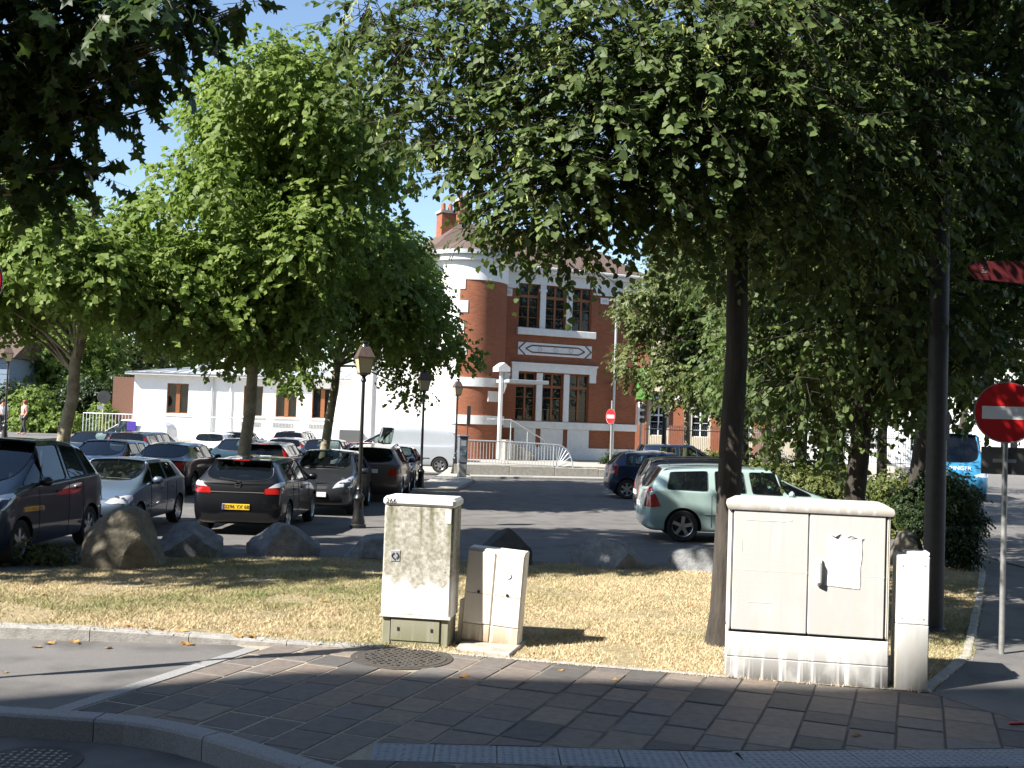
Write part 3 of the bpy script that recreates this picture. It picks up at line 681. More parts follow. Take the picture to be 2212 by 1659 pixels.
for i, (vx, vy, lb) in enumerate(((773, 1140, 'black lantern lamp post next to the dark grey hatchback'), (908, 1060, 'black lantern lamp post beside the small dark blue car'), (982, 1028, 'black lantern lamp post next to the parking meter'))):
    p = G(vx, vy); street_lamp(p, lb, .0 if i < 2 else .10)
p = D(12, 900, 44); street_lamp(Vector((p.x, 44, 0)), 'lantern lamp post at the far edge of the car park by the shrubs', 0.8)
isl = [v2(G(890, 1062)), v2(G(985, 1061)), v2(G(1004, 1052)), v2(G(1022, 1042)), v2(G(1010, 1024)), v2(G(960, 1024))]
k = MB().prism(isl, -.05, .10, .01).build('traffic_island', 'concrete'); tag(k, kind='structure')
# parking meter
p = G(997, 1036); o = empty('parking_meter', (p.x, p.y, .1), R_(15), 'grey pay and display parking meter on the traffic island', 'parking meter')
MB().bx((-.16, -.13, 0), (.16, .13, .55), .02).build('pedestal', 'post_grey', o); MB().bx((-.18, -.15, .55), (.18, .15, 1.55), .03).build('body', M('meter_grey', (.12, .14, .16), .5, var=.1), o)
MB().bx((-.21, -.19, 1.55), (.21, .17, 1.64), .03).build('cap', 'meter_grey', o); MB().bx((-.10, -.157, 1.2), (.10, -.148, 1.42)).build('screen', 'galvanised', o); MB().bx((-.1, -.157, .85), (.1, -.148, 1.05)).build('keypad', 'galvanised', o)
p2 = D(1006, 1036, p.y+.6); o = empty('parking_sign', (p2.x, p.y+.6, .1), R_(70), 'tall narrow dark parking sign on a thin post by the meter', 'sign')
MB().tube([(0, 0, 0), (0, 0, 2.75)], .025, 8).build('post', 'dark_pole', o); MB().bx((-.18, -.035, 2.0), (.18, -.02, 2.78)).build('panel', 'dark_pole', o)
# ================================================================ buildings
def set_uv(o, fn):
    me = o.data; uv = me.uv_layers.new(name='UVMap')
    for l in me.loops: uv.data[l.index].uv = fn(me.vertices[l.vertex_index].co)
    return o
def wall_holes(x0, x1, z0, z1, holes, y=0., depth=.28):
    mb = MB(); xs = sorted({x0, x1, *[h[0] for h in holes], *[h[1] for h in holes]}); zs = sorted({z0, z1, *[h[2] for h in holes], *[h[3] for h in holes]})
    for i in range(len(xs)-1):
        for j in range(len(zs)-1):
            cx, cz = (xs[i]+xs[i+1])/2, (zs[j]+zs[j+1])/2
            if any(h[0] < cx < h[1] and h[2] < cz < h[3] for h in holes): continue
            mb.add([(xs[i], y, zs[j]), (xs[i+1], y, zs[j]), (xs[i+1], y, zs[j+1]), (xs[i], y, zs[j+1])], [(0, 1, 2, 3)])
    for a, b, c, d in holes:
        for p, q in (((a, c), (b, c)), ((b, c), (b, d)), ((b, d), (a, d)), ((a, d), (a, c))):
            mb.add([(p[0], y, p[1]), (q[0], y, q[1]), (q[0], y+depth, q[1]), (p[0], y+depth, p[1])], [(0, 1, 2, 3)])
    return mb
def window(root, x0, x1, z0, z1, y=.14, style='french', mat='timber', back='curtain'):
    t = .055; f = MB()
    for a, b in (((x0, y, z0), (x0+t, y+.06, z1)), ((x1-t, y, z0), (x1, y+.06, z1)), ((x0+t, y, z0), (x1-t, y+.06, z0+t)), ((x0+t, y, z1-t), (x1-t, y+.06, z1))): f.bx(a, b)
    xm = (x0+x1)/2
    if style == 'french':
        zt = z1-(z1-z0)*.27; f.bx((x0+t, y-.01, zt-.09), (x1-t, y+.05, zt+.05)); f.bx((xm-.05, y-.012, z0+t), (xm+.05, y+.05, z1-t))
        for k in (1, 2): f.bx((x0+t, y+.005, z0+(zt-z0)*k/3-.015), (x1-t, y+.05, z0+(zt-z0)*k/3+.015))
    else: f.bx((xm-.11, y-.012, z0+t), (xm+.11, y+.05, z1-t))
    w_ = f.build('window', mat, root)
    for a, b in ((x0+t, xm-.05), (xm+.05, x1-t)): MB().bx((a, y+.055, z0+t), (b, y+.062, z1-t)).build('pane', 'window_glass', w_)
    MB().bx((x0, y+.25, z0), (x1, y+.26, z1)).build('curtain' if back == 'curtain' else 'dark_backing', back, w_)  # without a curtain, a dark sheet stands for the unlit room
    return w_
FA = D(1087, 900, 53); FANG = R_(24); FU = Vector((math.cos(FANG), math.sin(FANG), 0)); FN = Vector((math.sin(FANG), -math.cos(FANG), 0)); FA.z = 0
def FT(vx, vy, off=0.):
    d = ray(vx, vy); t = ((FA+FN*off)-CC).dot(FN)/d.dot(FN); p = CC+d*t; return (p-FA).dot(FU), p.z
house = empty('brick_house', FA, FANG, 'two storey red brick house with white bands and round corner turret', 'house')
TE = FT(1373, 900)[0]; ZB = .55
def rect(v0, y0, v1, y1): a = FT(v0, y0); b = FT(v1, y1); return min(a[0], b[0]), max(a[0], b[0]), min(a[1], b[1]), max(a[1], b[1])
uw = [rect(1123, 612, 1164, 711), rect(1181, 616, 1221, 714), rect(1238, 621, 1277, 717)]
zt_ = sum(r[3] for r in uw)/3; zb_ = sum(r[2] for r in uw)/3; uw = [(r[0], r[1], zb_, zt_) for r in uw]
lw = [rect(1116, 802, 1155, 908), rect(1173, 806, 1214, 911), rect(1231, 810, 1270, 914)]
zt2 = sum(r[3] for r in lw)/3; zb2 = sum(r[2] for r in lw)/3; lw = [(r[0], r[1], zb2, zt2) for r in lw]
ZF = FT(1090, 618)[1]; ZE = FT(1100, 572)[1]; ZW = FT(1300, 928)[1]; ZW2 = FT(1300, 918)[1]
wl = wall_holes(-.6, TE, ZB-.3, ZE, uw+lw).build('wall', 'red_brick', house); set_uv(wl, lambda c: (c.x+c.y, c.z))
sd = MB().add([(TE, 0, ZB-.3), (TE+2.8, 6.5, ZB-.3), (TE+2.8, 6.5, ZE), (TE, 0, ZE)], [(0, 1, 2, 3)]).build('side_wall', 'red_brick', house); set_uv(sd, lambda c: (c.y, c.z))
MB().bx((-1.5, .9, ZB), (TE-.2, 1.0, ZE)).build('dark_interior', 'grey_panel', house)  # dark sheet standing for the unlit rooms behind the windows
for r in uw+lw: window(house, *r)
def white(name, a, b, bev=.01, mat='white_stone'): return MB().bx(a, b, bev).build(name, mat, house)
white('frieze', (-.6, -.05, ZF), (TE+.04, -.002, ZE-.12)) if False else None
for a, b in ((-.6, uw[0][0]-.06), (uw[2][1]+.06, TE+.05)): white('frieze', (a, -.06, ZF-.05), (b, -.003, ZE-.3))
white('frieze', (uw[0][0]-.06, -.06, zt_), (uw[2][1]+.06, -.003, ZE-.3))
white('cornice', (-.6, -.28, ZE-.3), (TE+.28, .1, ZE-.12), .03); white('gutter', (-.6, -.42, ZE-.12), (TE+.4, .1, ZE+.03), .04)
for i in range(2):
    a, b = uw[i][1], uw[i+1][0]; white('pilaster', (a+.02, -.05, zb_), (b-.02, .12, zt_)); white('capital', (a-.02, -.09, zt_-.35), (b+.02, .12, zt_-.2), .02)
    a, b = lw[i][1], lw[i+1][0]; white('pilaster', (a+.02, -.05, zb2), (b-.02, .12, zt2))
r = rect(1116, 711, 1285, 729); white('sill', (r[0], -.16, zb_-.34), (r[1], .05, zb_), .02)
r = rect(1104, 784, 1287, 800); zl = zt2+.04; white('lintel', (r[0], -.14, zl), (r[1], -.003, zl+.42), .02); white('lintel_moulding', (r[0]-.05, -.2, zl+.34), (r[1]+.05, -.003, zl+.44), .02)
for x in (r[0]+.02, r[1]-.38): white('lintel_drop', (x, -.12, zl-.42), (x+.36, -.003, zl+.01))
# decorative panel: stretched hexagons
r = rect(1119, 738, 1277, 775); pm = white('panel', (r[0], -.045, r[2]), (r[1], -.003, r[3]), .006)
zc_ = (r[2]+r[3])/2; xc_ = (r[0]+r[1])/2; hw, hh = (r[1]-r[0])/2, (r[3]-r[2])/2
for k, (kx, kz) in enumerate(((.985, 1.0), (.80, .55))):
    c6 = [(-kx, 0), (-kx+.17, kz), (kx-.17, kz), (kx, 0), (kx-.17, -kz), (-kx+.17, -kz)]
    for i in range(6):
        if k == 0 and i in (1, 4): continue
        p, q = c6[i], c6[(i+1) % 6]; MB().tube([(xc_+p[0]*hw, -.047, zc_+p[1]*hh), (xc_+q[0]*hw, -.047, zc_+q[1]*hh)], .035, 4).build('panel_line', 'timber_dark', pm)
for k in (-1, 0, 1):
    mb = MB()
    for j in range(6): an = j*math.pi/3; mb.box((xc_+k*hw*.42+.10*math.cos(an), -.05, zc_+.10*math.sin(an)), (.09, .02, .06))
    mb.build('rosette', M('rosette_grey', (.55, .53, .51), .9), pm)
for q in ((1090, 622, 1106, 640), (1297, 643, 1314, 658)): r = rect(*q); b = white('square_ornament', (r[0], -.05, r[2]), (r[1], -.003, r[3])); MB().bx((r[0]+.09, -.056, r[2]+.09), (r[1]-.09, -.049, r[3]-.09)).build('inset', 'rosette_grey', b)
rb0, rb1 = FT(1272, 931)[1], FT(1290, 962)[1]
white('sill_band', (-.4, -.10, zb2-.38), (TE+.06, -.003, zb2-.02), .02)
for i, r in enumerate(lw): 
    p = white('apron_panel', (r[0]-.05, -.05, ZB+.55), (r[1]+.05, -.003, zb2-.381)); MB().bx((r[0]+.1, -.056, ZB+.75), (r[1]-.1, -.049, zb2-.55)).build('inset', 'white_stone', p)
white('base_band', (-.4, -.09, ZB-.05), (TE+.05, -.003, ZB+.55), .02)
MB().bx((-.4, -.06, -.2), (TE+.02, -.004, ZB-.05)).build('plinth', 'concrete', house)
t0, z0 = FT(1333, 640, .18); t1, z1 = FT(1322, 985, .18); MB().tube([((t0+t1)/2, -.18, ZE-.25), ((t0+t1)/2, -.18, ZB)], .065, 10).build('downpipe', 'galvanised', house, smooth=40)
for zz in np.linspace(4.4, 4.9, 2):
    mb = MB()
    for i in range(9): mb.bx((uw[2][1]+.75+i*.1, -.03, zz), (uw[2][1]+.80+i*.1, .0, zz+.16))
    mb.build('brick_dentils', 'red_brick', house)
# turret
TCv = D(1006, 900, 52.6); tl = Vector((TCv.x, TCv.y, 0))-FA; tcx, tcy = tl.dot(FU), -tl.dot(FN); TR = 1.8
def arc(name, a0, a1, r0, z0, z1, mat, thick=None, parent=house):
    n = max(4, int((a1-a0)/5)); mb = MB(); vs = []; fs = []
    for i in range(n+1):
        an = R_(a0+(a1-a0)*i/n)-FANG; x, y = math.sin(an), -math.cos(an)
        for (r, z) in ((r0, z0), (r0, z1), (r0-.25, z1), (r0-.25, z0)): vs.append((tcx+x*r, tcy+y*r, z))
    for i in range(n):
        for k in range(4): fs.append((i*4+k, i*4+4+k, i*4+4+(k+1) % 4, i*4+(k+1) % 4))
    fs += [(0, 1, 2, 3), (n*4, n*4+3, n*4+2, n*4+1)]
    o = mb.add(vs, fs).build(name, mat, parent, smooth=40); set_uv(o, lambda c: (math.atan2(c.x-tcx, -(c.y-tcy))*TR, c.z)); return o
arc('turret_brick', -13, 100, TR, ZB-.6, ZF, 'red_brick'); arc('turret_plaster', -110, -13.05, TR+.002, ZB-.6, ZF, 'white_render')
arc('turret_frieze', -110, 100, TR+.03, ZF, ZE-.15, 'white_render'); arc('turret_cornice', -110, 100, TR+.24, ZE-.15, ZE+.12, 'white_stone'); arc('turret_gutter', -110, 100, TR+.38, ZE+.12, ZE+.32, 'roof_zinc')
for z_, h_ in ((FT(1020, 835, 1.)[1], .42), (FT(1020, 916, 1.)[1], .42)): arc('turret_band', -20, 98, TR+.06, z_, z_+h_, 'white_stone')
for k in range(6): arc('quoin', -20, -13+8+(k % 2)*5, TR+.03, ZF-.45-k*1.0-(.1 if k else 0), ZF-k*1.0, 'white_render') if k < 4 else None
for (a, z, h_) in ((52, 6.9, .0), (48, FT(1060, 868, 1)[1], .5)):
    if h_: arc('corner_block', a-12, a+14, TR+.05, z, z+h_, 'white_stone')
o = MB(); 
for (z, r) in ((ZE+.3, TR+.3), (ZE+1.6, TR*.35)): pass
MB().lathe([(TR+.36, ZE+.3), (TR+.05, ZE+.5), (.05, ZE+1.2)], 28, (tcx, tcy, 0)).build('turret_roof', 'roof_tile', house, smooth=20)
# roof
rv = [(-4.5, -.4, ZE+.03), (TE+.4, -.4, ZE+.03), (TE+3.2, 9, ZE+.03), (-4.5, 9, ZE+.03), (-1, 4.2, ZE+2.6), (TE-2.4, 4.2, ZE+2.6)]
MB().add(rv, [(0, 1, 5, 4), (1, 2, 5), (2, 3, 4, 5), (3, 0, 4), (0, 1, 2, 3)]).build('roof', 'roof_tile', house)
for (vx0, vx1, yt, yb, off) in ((948, 975, 462, 560, -4.5), (986, 1010, 437, 540, -6.5)):
    a = FT(vx0, yt, off); b = FT(vx1, yb, off); ch = MB().bx((a[0], -off-.5, ZE+.6), (b[0], -off+.3, a[1])).build('chimney', 'red_brick', house); set_uv(ch, lambda c: (c.x+c.y, c.z))
    MB().bx((a[0]-.08, -off-.58, a[1]), (b[0]+.08, -off+.38, a[1]+.14)).build('chimney_cap', 'concrete', ch)
    for k in (.25, .75): MB().lathe([(.13, a[1]+.14), (.11, a[1]+.55)], 10, (a[0]+(b[0]-a[0])*k, -off-.1, 0)).build('chimney_pot', M('terracotta', (.34, .12, .06), .9), ch)
# entrance post with house-shaped cap and canopy
pt = FT(1078, 900, 2.2)
cn = empty('entrance_canopy', FA, FANG, 'white post with gabled cap carrying a thin grey canopy before the brick house', 'canopy')
t_, zc0 = FT(1078, 948, 2.2); _, zcap = FT(1081, 803, 2.2); zl0 = FT(1130, 829, 2.2)[1]
MB().bx((t_-.08, -2.30, ZB), (t_+.08, -2.14, zcap), .02).build('post', 'white_stone', cn)
MB().add([(t_+x, y, z) for y in (-2.55, -1.9) for x, z in ((-.3, zcap), (.3, zcap), (.3, zcap+.2), (0, zcap+.42), (-.3, zcap+.2))], [(0, 1, 2, 3, 4), (9, 8, 7, 6, 5)]+[(i, i+5, (i+1) % 5+5, (i+1) % 5) for i in range(5)]).build('cap', 'white_stone', cn)
MB().add([(t_+.12, y, z) for y in (-2.3, -2.15) for z in (zl0-.5, zcap)]+[(t_+.45, y, zcap-.05) for y in (-2.3, -2.15)], [(0, 1, 4), (2, 5, 3), (0, 4, 5, 2), (1, 3, 5, 4), (0, 2, 3, 1)]).build('bracket', 'white_stone', cn)
MB().bx((t_+.1, -2.9, zl0), (FT(1172, 825, 2.2)[0], -1.2, zl0+.16), .01).build('slab', 'roof_zinc', cn)
# terrace, low wall, railings
WA, WB = G(1000, 1030), G(1385, 1037); WA = Vector((WA.x, WA.y)); WB = Vector((WB.x, WB.y)); wt = (WB-WA).normalized(); wn = Vector((-wt.y, wt.x))
tp_ = [tuple(WA+wn*.35-wt*.3), tuple(WB+wn*.35+wt*3), (14, 58), (-24, 70), (-24, 60), (-9.5, 57.5), (-2.6, 50.0)]
sheet('terrace', tp_, ZB-.05, 'concrete', thick=.7)
wa = empty('low_wall', (WA.x, WA.y, 0), math.atan2(wt.y, wt.x), 'low weathered concrete wall below the ramp railing', 'wall'); WLn = (WB-WA).length
for i in range(4): MB().bx((WLn*i/4+.004, 0, -.1), (WLn*(i+1)/4-.004, .32, .52-.03*i), .02).build('wall_block', 'concrete', wa)
MB().bx((0, -1.1, -.1), (WLn, -.004, .10), .01).build('footway', 'granite_worn', wa)
bal_me = MB().bx((-.012, -.012, 0), (.012, .012, 1)).mesh('baluster', 'galvanised')
def railing(name, pts, label, h=.95, sp=.13, posts=2.0):
    o = empty(name, pts[0], 0, label, 'railing'); P = [Vector(p)-Vector(pts[0]) for p in pts]
    up = Vector((0, 0, h)); MB().tube([p+up for p in P], .028, 8).build('top_rail', 'galvanised', o, smooth=40); MB().tube([p+Vector((0, 0, .08)) for p in P], .018, 6).build('bottom_rail', 'galvanised', o)
    for i in range(len(P)-1):
        L = (P[i+1]-P[i]).length; n = max(1, int(L/sp))
        for k in range(n+1):
            p = P[i].lerp(P[i+1], k/n)
            if k % max(1, int(posts/sp)) == 0: MB().tube([p-Vector((0, 0, .12)), p+up], .025, 6).build('post', 'galvanised', o)
            else: inst('baluster', bal_me, o, p+Vector((0, 0, .08)), (0, 0, 0), (1, 1, h-.09))
    return o
def wp(s, off=.16, z=.5): q = WA+wt*s+wn*off; return (q.x, q.y, z)
def sx(v): 
    d = ray(v, 980); # param on wall line
    d2 = Vector((d.x, d.y)); den = d2.x*wt.y-d2.y*wt.x; k = (WA.x*wt.y-WA.y*wt.x)/den; q = d2*k; return (q-WA).dot(wt)
ro = railing('ramp_railing', [wp(sx(992), z=.52), wp(sx(1100), z=.5), wp(sx(1205), z=.43)], 'galvanised ramp railing on the low wall before the brick house', .98)
# quarter-round fan end of the railing
fx = Vector(wp(sx(1205), z=.43))-Vector(wp(sx(992), z=.52)); mb = MB(); tv = Vector((wt.x, wt.y, 0)); pts = [fx+tv*(.75*math.sin(a_))+Vector((0, 0, .98*math.cos(a_))) for a_ in np.linspace(0, math.pi/2, 10)]
mb.tube(pts, .028, 8); mb.build('curved_end', 'galvanised', ro, smooth=40)
for a_ in np.linspace(.2, 1.45, 7): MB().tube([fx+Vector((0, 0, .02)), fx+tv*(.75*math.sin(a_))+Vector((0, 0, .98*math.cos(a_)))], .013, 5).build('fan_bar', 'galvanised', ro)
st = empty('entrance_steps', FA, FANG, 'stair handrail and steps leading up to the brick house entrance', 'steps'); ts = FT(1130, 950, 1.2)[0]
for k in range(5): MB().bx((ts-1.2+k*.32, -1.9, ZB-.1), (ts-.85+k*.32, -.3, ZB+.9-k*.18)).build('step', 'concrete', st)
z_ = ZB+.9
MB().tube([(ts-2.2, -1.95, z_+.95), (ts-1.0, -1.95, z_+.95), (ts+.75, -1.95, ZB+.95), (ts+.75, -1.95, ZB)], .03, 8).build('handrail', 'galvanised', st)
for k in (0, .5): MB().tube([(ts-1.0+k*1.75, -1.95, ZB), (ts-1.0+k*1.75, -1.95, z_+.95-k)], .025, 6).build('handrail_post', 'galvanised', st)
# white wing behind the turret
WG = D(756, 900, 55.5); WG2 = D(962, 900, 55.5)
wing = empty('white_wing', (WG.x, 55.5, 0), 0, 'tall plain white rendered wing left of the turret', 'building'); wl_ = WG2.x-WG.x
MB().bx((0, 0, -.2), (wl_, 8, ZE-.1)).build('wall', 'white_render', wing)
MB().bx((-.25, -.25, ZE-.1), (wl_, 8.2, ZE+.15), .03).build('cornice', 'white_stone', wing)
MB().add([(-.3, -.3, ZE+.15), (wl_, -.3, ZE+.15), (wl_, 8.2, ZE+.15), (-.3, 8.2, ZE+.15), (1.5, 4, ZE+1.7), (wl_, 4, ZE+1.7)], [(0, 1, 5, 4), (1, 2, 5), (2, 3, 4, 5), (3, 0, 4), (0, 1, 2, 3)]).build('roof', 'roof_tile', wing)
MB().tube([(wl_*.22, -.08, .3), (wl_*.22, -.08, ZE-.1)], .05, 8).build('downpipe', 'white_stone', wing)
MB().bx((wl_*.42, -.02, .4), (wl_*.50, .0, 3.2)).build('pilaster', 'white_stone', wing)
gm = D(752, 945, 54.9); MB().bx((gm.x-WG.x-.5, -.35, .5), (gm.x-WG.x+.55, -.01, 1.6)).build('gas_box', 'grey_panel', wing)
# annex
AY = 60.; AX0, AX1 = D(287, 900, AY).x, D(770, 900, AY).x; AZ = D(380, 812, AY).z; annex = empty('white_annex', (AX0, AY, 0), 0, 'low white annex with brown window frames and zinc roof', 'building')
hl = []
for v0, v1 in ((361, 405), (527, 566), (597, 640), (675, 718)): a = D(v0, 829, AY); b = D(v1, 897, AY); hl.append((a.x-AX0, b.x-AX0, D(380, 893, AY).z, D(380, 828, AY).z))
AL = AX1-AX0
wall_holes(0, AL, .2, AZ, hl).build('wall', 'white_render', annex)
for h in hl: window(annex, *h, y=.12, style='plain', mat='timber', back='grey_panel'); MB().bx((h[0]-.12, -.08, h[2]-.1), (h[1]+.12, .02, h[2]), .01).build('sill', 'white_stone', annex)
for x in (0, AL): MB().bx((x-.01, .004, .2), (x+.01, 8, AZ)).build('side_wall', 'white_render', annex)
MB().bx((0, .9, .2), (AL, 1., AZ)).build('dark_interior', 'grey_panel', annex)  # dark sheet in place of the annex's unlit rooms
for h in hl[1:]: MB().bx((h[0]-.1, -.035, h[2]-.55), (h[0]+1.0, -.005, h[2]-.33)).build('vent_grille', 'post_grey', annex)
vp = D(458, 880, AY).x-AX0; MB().tube([(vp, -.08, .3), (vp, -.08, AZ)], .05, 8).build('downpipe', 'galvanised', annex); MB().tube([(vp+1.0, -.08, .3), (vp+1.0, -.08, AZ)], .04, 8).build('downpipe', 'white_stone', annex)
MB().bx((-.4, -.45, AZ), (AL+.1, 8, AZ+.14), .03).build('eave', 'white_stone', annex)
rf = MB().add([(-.45, -.5, AZ+.14), (AL+.1, -.5, AZ+.14), (AL+.1, 8, AZ+.14), (-.45, 8, AZ+.14), (3, 4, AZ+.75), (AL+.1, 4, AZ+.75)], [(0, 1, 5, 4), (1, 2, 5), (2, 3, 4, 5), (3, 0, 4), (0, 1, 2, 3)]).build('roof', 'roof_zinc', annex)
for k in range(16): x = k*AL/16; MB().tube([(x, -.5, AZ+.155), (min(AL, max(3, x)), 4, AZ+.765)], .025, 4).build('roof_seam', 'roof_zinc', rf)
pa_, pb_, pt_ = D(420, 800, AY+1).x-AX0, D(560, 800, AY+1).x-AX0, D(480, 757, AY+1).z
MB().add([(x, y, z) for y in (1, 7) for x, z in ((pa_, AZ+.2), ((pa_+pb_)/2, pt_+.4), (pb_, AZ+.2))], [(0, 1, 2), (5, 4, 3), (0, 3, 4, 1), (1, 4, 5, 2), (2, 5, 3, 0)]).build('gable', 'white_render', annex)
for p, q in (((pa_-.3, AZ+.1), ((pa_+pb_)/2, pt_+.5)), ((pb_+.3, AZ+.1), ((pa_+pb_)/2, pt_+.5))): MB().tube([(p[0], .9, p[1]), (q[0], .9, q[1])], .10, 6).build('gable_coping', 'roof_zinc', annex)
# small brown shed left of the annex
q = D(268, 905, AY+2); MB().bx((0, 0, 0), (2.2, 3, 3.6)).build('brown_lean_to', 'timber_dark', annex, (q.x-AX0-.9, 2.5, .5))
# terrace railings before the annex
ya = 57.; za = D(180, 938, ya).z
railing('terrace_railing', [(D(178, 940, ya).x, ya, za), (D(290, 940, ya).x, ya, za), (D(520, 940, ya).x, ya, za)], 'galvanised terrace railing before the white annex', 1.12, .16)
railing('terrace_railing', [(D(552, 945, ya).x, ya-.5, za-.1), (D(760, 945, ya).x, ya-.5, za-.1), (D(905, 940, ya).x, ya-2.5, za-.2)], 'galvanised yard railing between the annex and the white wing', 1.12, .16)
tag(MB().prism([(D(176, 940, ya).x, ya-.25), (D(905, 940, ya).x, ya-2.7), (D(905, 940, ya).x, ya+1.5), (AX1, AY), (AX0-2, AY+3), (D(176, 940, ya).x, ya+8)], -.1, za-.11).build('raised_yard', 'concrete'), kind='structure')
# far right street side: cream and brick terrace behind the iron fence
FRY = 84.
fr = empty('terrace_house', (D(1365, 900, FRY).x, FRY, 0), R_(-4), 'cream and red brick terrace house behind the iron fence', 'house')
frL = 20.; zz1 = D(1400, 862, FRY).z
hol = [(1.0+k*3.2+(.4), 1.0+k*3.2+1.7, zz1+1.0, zz1+3.4) for k in range(6)]+[(1.0+k*3.2+.4, 1.0+k*3.2+1.7, 1.6, zz1-.6) for k in range(6)]
wall_holes(0, frL, 0, 9.8, hol).build('wall', M('cream_wall', (.52, .45, .33), .9, var=.12, vscale=2), fr)
MB().bx((0, .9, 0), (frL, 1., 9)).build('dark_interior', 'grey_panel', fr)  # dark sheet in place of unlit rooms
for h in hol: window(fr, *h, y=.12, mat='white_stone', back='grey_panel')
for k in range(7): 
    b = MB().bx((k*3.2-.75+.4, -.12, 0), (k*3.2+.75+.4, -.003, 9.0)).build('brick_pier', 'red_brick', fr); set_uv(b, lambda c: (c.x+c.y, c.z))
MB().bx((-.2, -.3, zz1-.05), (frL, -.13, zz1+.3)).build('string_course', 'white_stone', fr)
MB().bx((-.2, -.5, 9.8), (frL+.2, .3, 10.2)).build('cornice', 'white_stone', fr)
MB().add([(-.3, -.5, 10.2), (frL, -.5, 10.2), (frL, 9, 10.2), (-.3, 9, 10.2), (-.3, 4, 13), (frL, 4, 13)], [(0, 1, 5, 4), (1, 2, 5), (2, 3, 4, 5), (3, 0, 4)]).build('roof', 'roof_tile', fr)
gs = D(1386, 838, FRY-1); MB().bx((gs.x-fr.location.x-1.0, -1.3, gs.z-.9), (gs.x-fr.location.x+.9, -1.0, gs.z+1.5), .05).build('green_banner', M('banner_green', (.10, .30, .05), .6), fr)
fr2 = empty('white_house', (D(1740, 900, 78).x, 78, 0), R_(-10), 'tall white rendered house beyond the blue van', 'house')
h2_ = [(1.2+i*3.0, 2.4+i*3.0, 1.2+j*3.2, 3.2+j*3.2) for i in range(8) for j in range(4)]
wall_holes(0, 26, 0, 13.5, h2_).build('wall', 'white_render', fr2); MB().bx((0, .9, 0), (26, 1., 13)).build('dark_interior', 'grey_panel', fr2)  # second box is a dark sheet for the unlit rooms
for h in h2_: window(fr2, *h, y=.12, mat='white_stone', back='grey_panel')
MB().bx((-.2, -.5, 13.5), (26.2, .3, 13.9)).build('cornice', 'white_stone', fr2)
MB().add([(0, 0, 13.9), (26, 0, 13.9), (26, 9, 13.9), (0, 9, 13.9), (2, 4, 17), (24, 4, 17)], [(0, 1, 5, 4), (1, 2, 5), (2, 3, 4, 5), (3, 0, 4)]).build('roof', 'roof_tile', fr2)
# left edge: grey-blue boarded house
lh = empty('boarded_house', (D(15, 900, 66).x-7, 66, 0), 0, 'grey blue boarded house at the far left behind the lamp', 'house')
for k in range(14): MB().bx((0, -.02*(k % 2), .6+k*.32), (7, .2, .6+k*.32+.31)).build('board', M('board_blue', (.20, .26, .33), .8, var=.15), lh)
MB().bx((0, .2, 0), (7, 6, 5.1)).build('wall', 'board_blue', lh); MB().add([(-.4, -.4, 5.1), (7.4, -.4, 5.1), (7.4, 6.4, 5.1), (-.4, 6.4, 5.1), (-.4, 3, 7), (7.4, 3, 7)], [(0, 1, 5, 4), (2, 3, 4, 5), (1, 2, 5), (3, 0, 4), (0, 1, 2, 3)]).build('roof', 'roof_tile', lh)
MB().bx((5.9, -.08, 1.2), (6.9, -.03, 2.7)).build('window', 'white_stone', lh)
# apartment building across the street, behind the camera: its shadow lies over the pavement
M('apartment_stone', (.22, .20, .17), .9, var=.12, vscale=1.5)
AH = 23.5; ay = -2.76; ax0 = -24.0
ap = empty('apartment_building', (ax0, ay, 0), 0, 'tall cream apartment building across the street behind the viewer', 'building')
hh_ = [(1.5+i*3.2, 2.8+i*3.2, 1.0+j*3.3, 3.0+j*3.3) for i in range(18) for j in range(7)]
MB().add(*(lambda m_: (m_.v, m_.f))(MB().bx((0, -11, -.2), (60, -.3, AH)))).build('core', 'apartment_stone', ap)
fw = wall_holes(0, 60, -.2, AH, hh_, 0, .29); fw.v = [(a, -b, c) for a, b, c in fw.v]; fw.build('facade', 'apartment_stone', ap)
for h in hh_: MB().bx((h[0], -.28, h[2]), (h[1], -.22, h[3])).build('window', 'grey_panel', ap)
# stepped gable part rising to the right
MB().add([(x, y, z) for y in (-11, -.0) for x, z in ((4.8, AH), (60, AH), (60, AH+2.6), (9.5, AH+2.6), (6.4, AH+.9))], [(0, 1, 2, 3, 4), (9, 8, 7, 6, 5)]+[(i, i+5, (i+1) % 5+5, (i+1) % 5) for i in range(5)]).build('attic', 'roof_tile', ap)
# iron fence with spear heads along the far park side
pk = MB().bx((-.011, -.011, 0), (.011, .011, 1.55)).add([(-.03, 0, 1.55), (.03, 0, 1.55), (0, .012, 1.55), (0, -.012, 1.55), (0, 0, 1.72)], [(0, 2, 4), (2, 1, 4), (1, 3, 4), (3, 0, 4)]).mesh('picket', M('fence_grey', (.22, .25, .25), .5, .3))
A_, B_ = D(1392, 960, 64.), D(2120, 960, 50.); fn = empty('iron_fence', (A_.x, 64., 0), 0, 'grey iron fence with spear-headed pickets along the park', 'fence'); dv = Vector((B_.x-A_.x, -14., 0)); L_ = dv.length; fz = .75
for i in range(int(L_/.125)): inst('picket', pk, fn, dv*(i*.125/L_)+Vector((0, 0, fz)))
for z in (.2, 1.4): MB().tube([(0, 0, fz+z), (dv.x, dv.y, fz+z)], .022, 4).build('rail', 'fence_grey', fn)
fq = Vector((-dv.y, dv.x, 0)).normalized()*.2; mb = MB().prism([(-fq.x, -fq.y), (dv.x-fq.x, dv.y-fq.y), (dv.x+fq.x, dv.y+fq.y), (fq.x, fq.y)], -.2, fz+.05); mb.build('base_wall', 'concrete', fn)
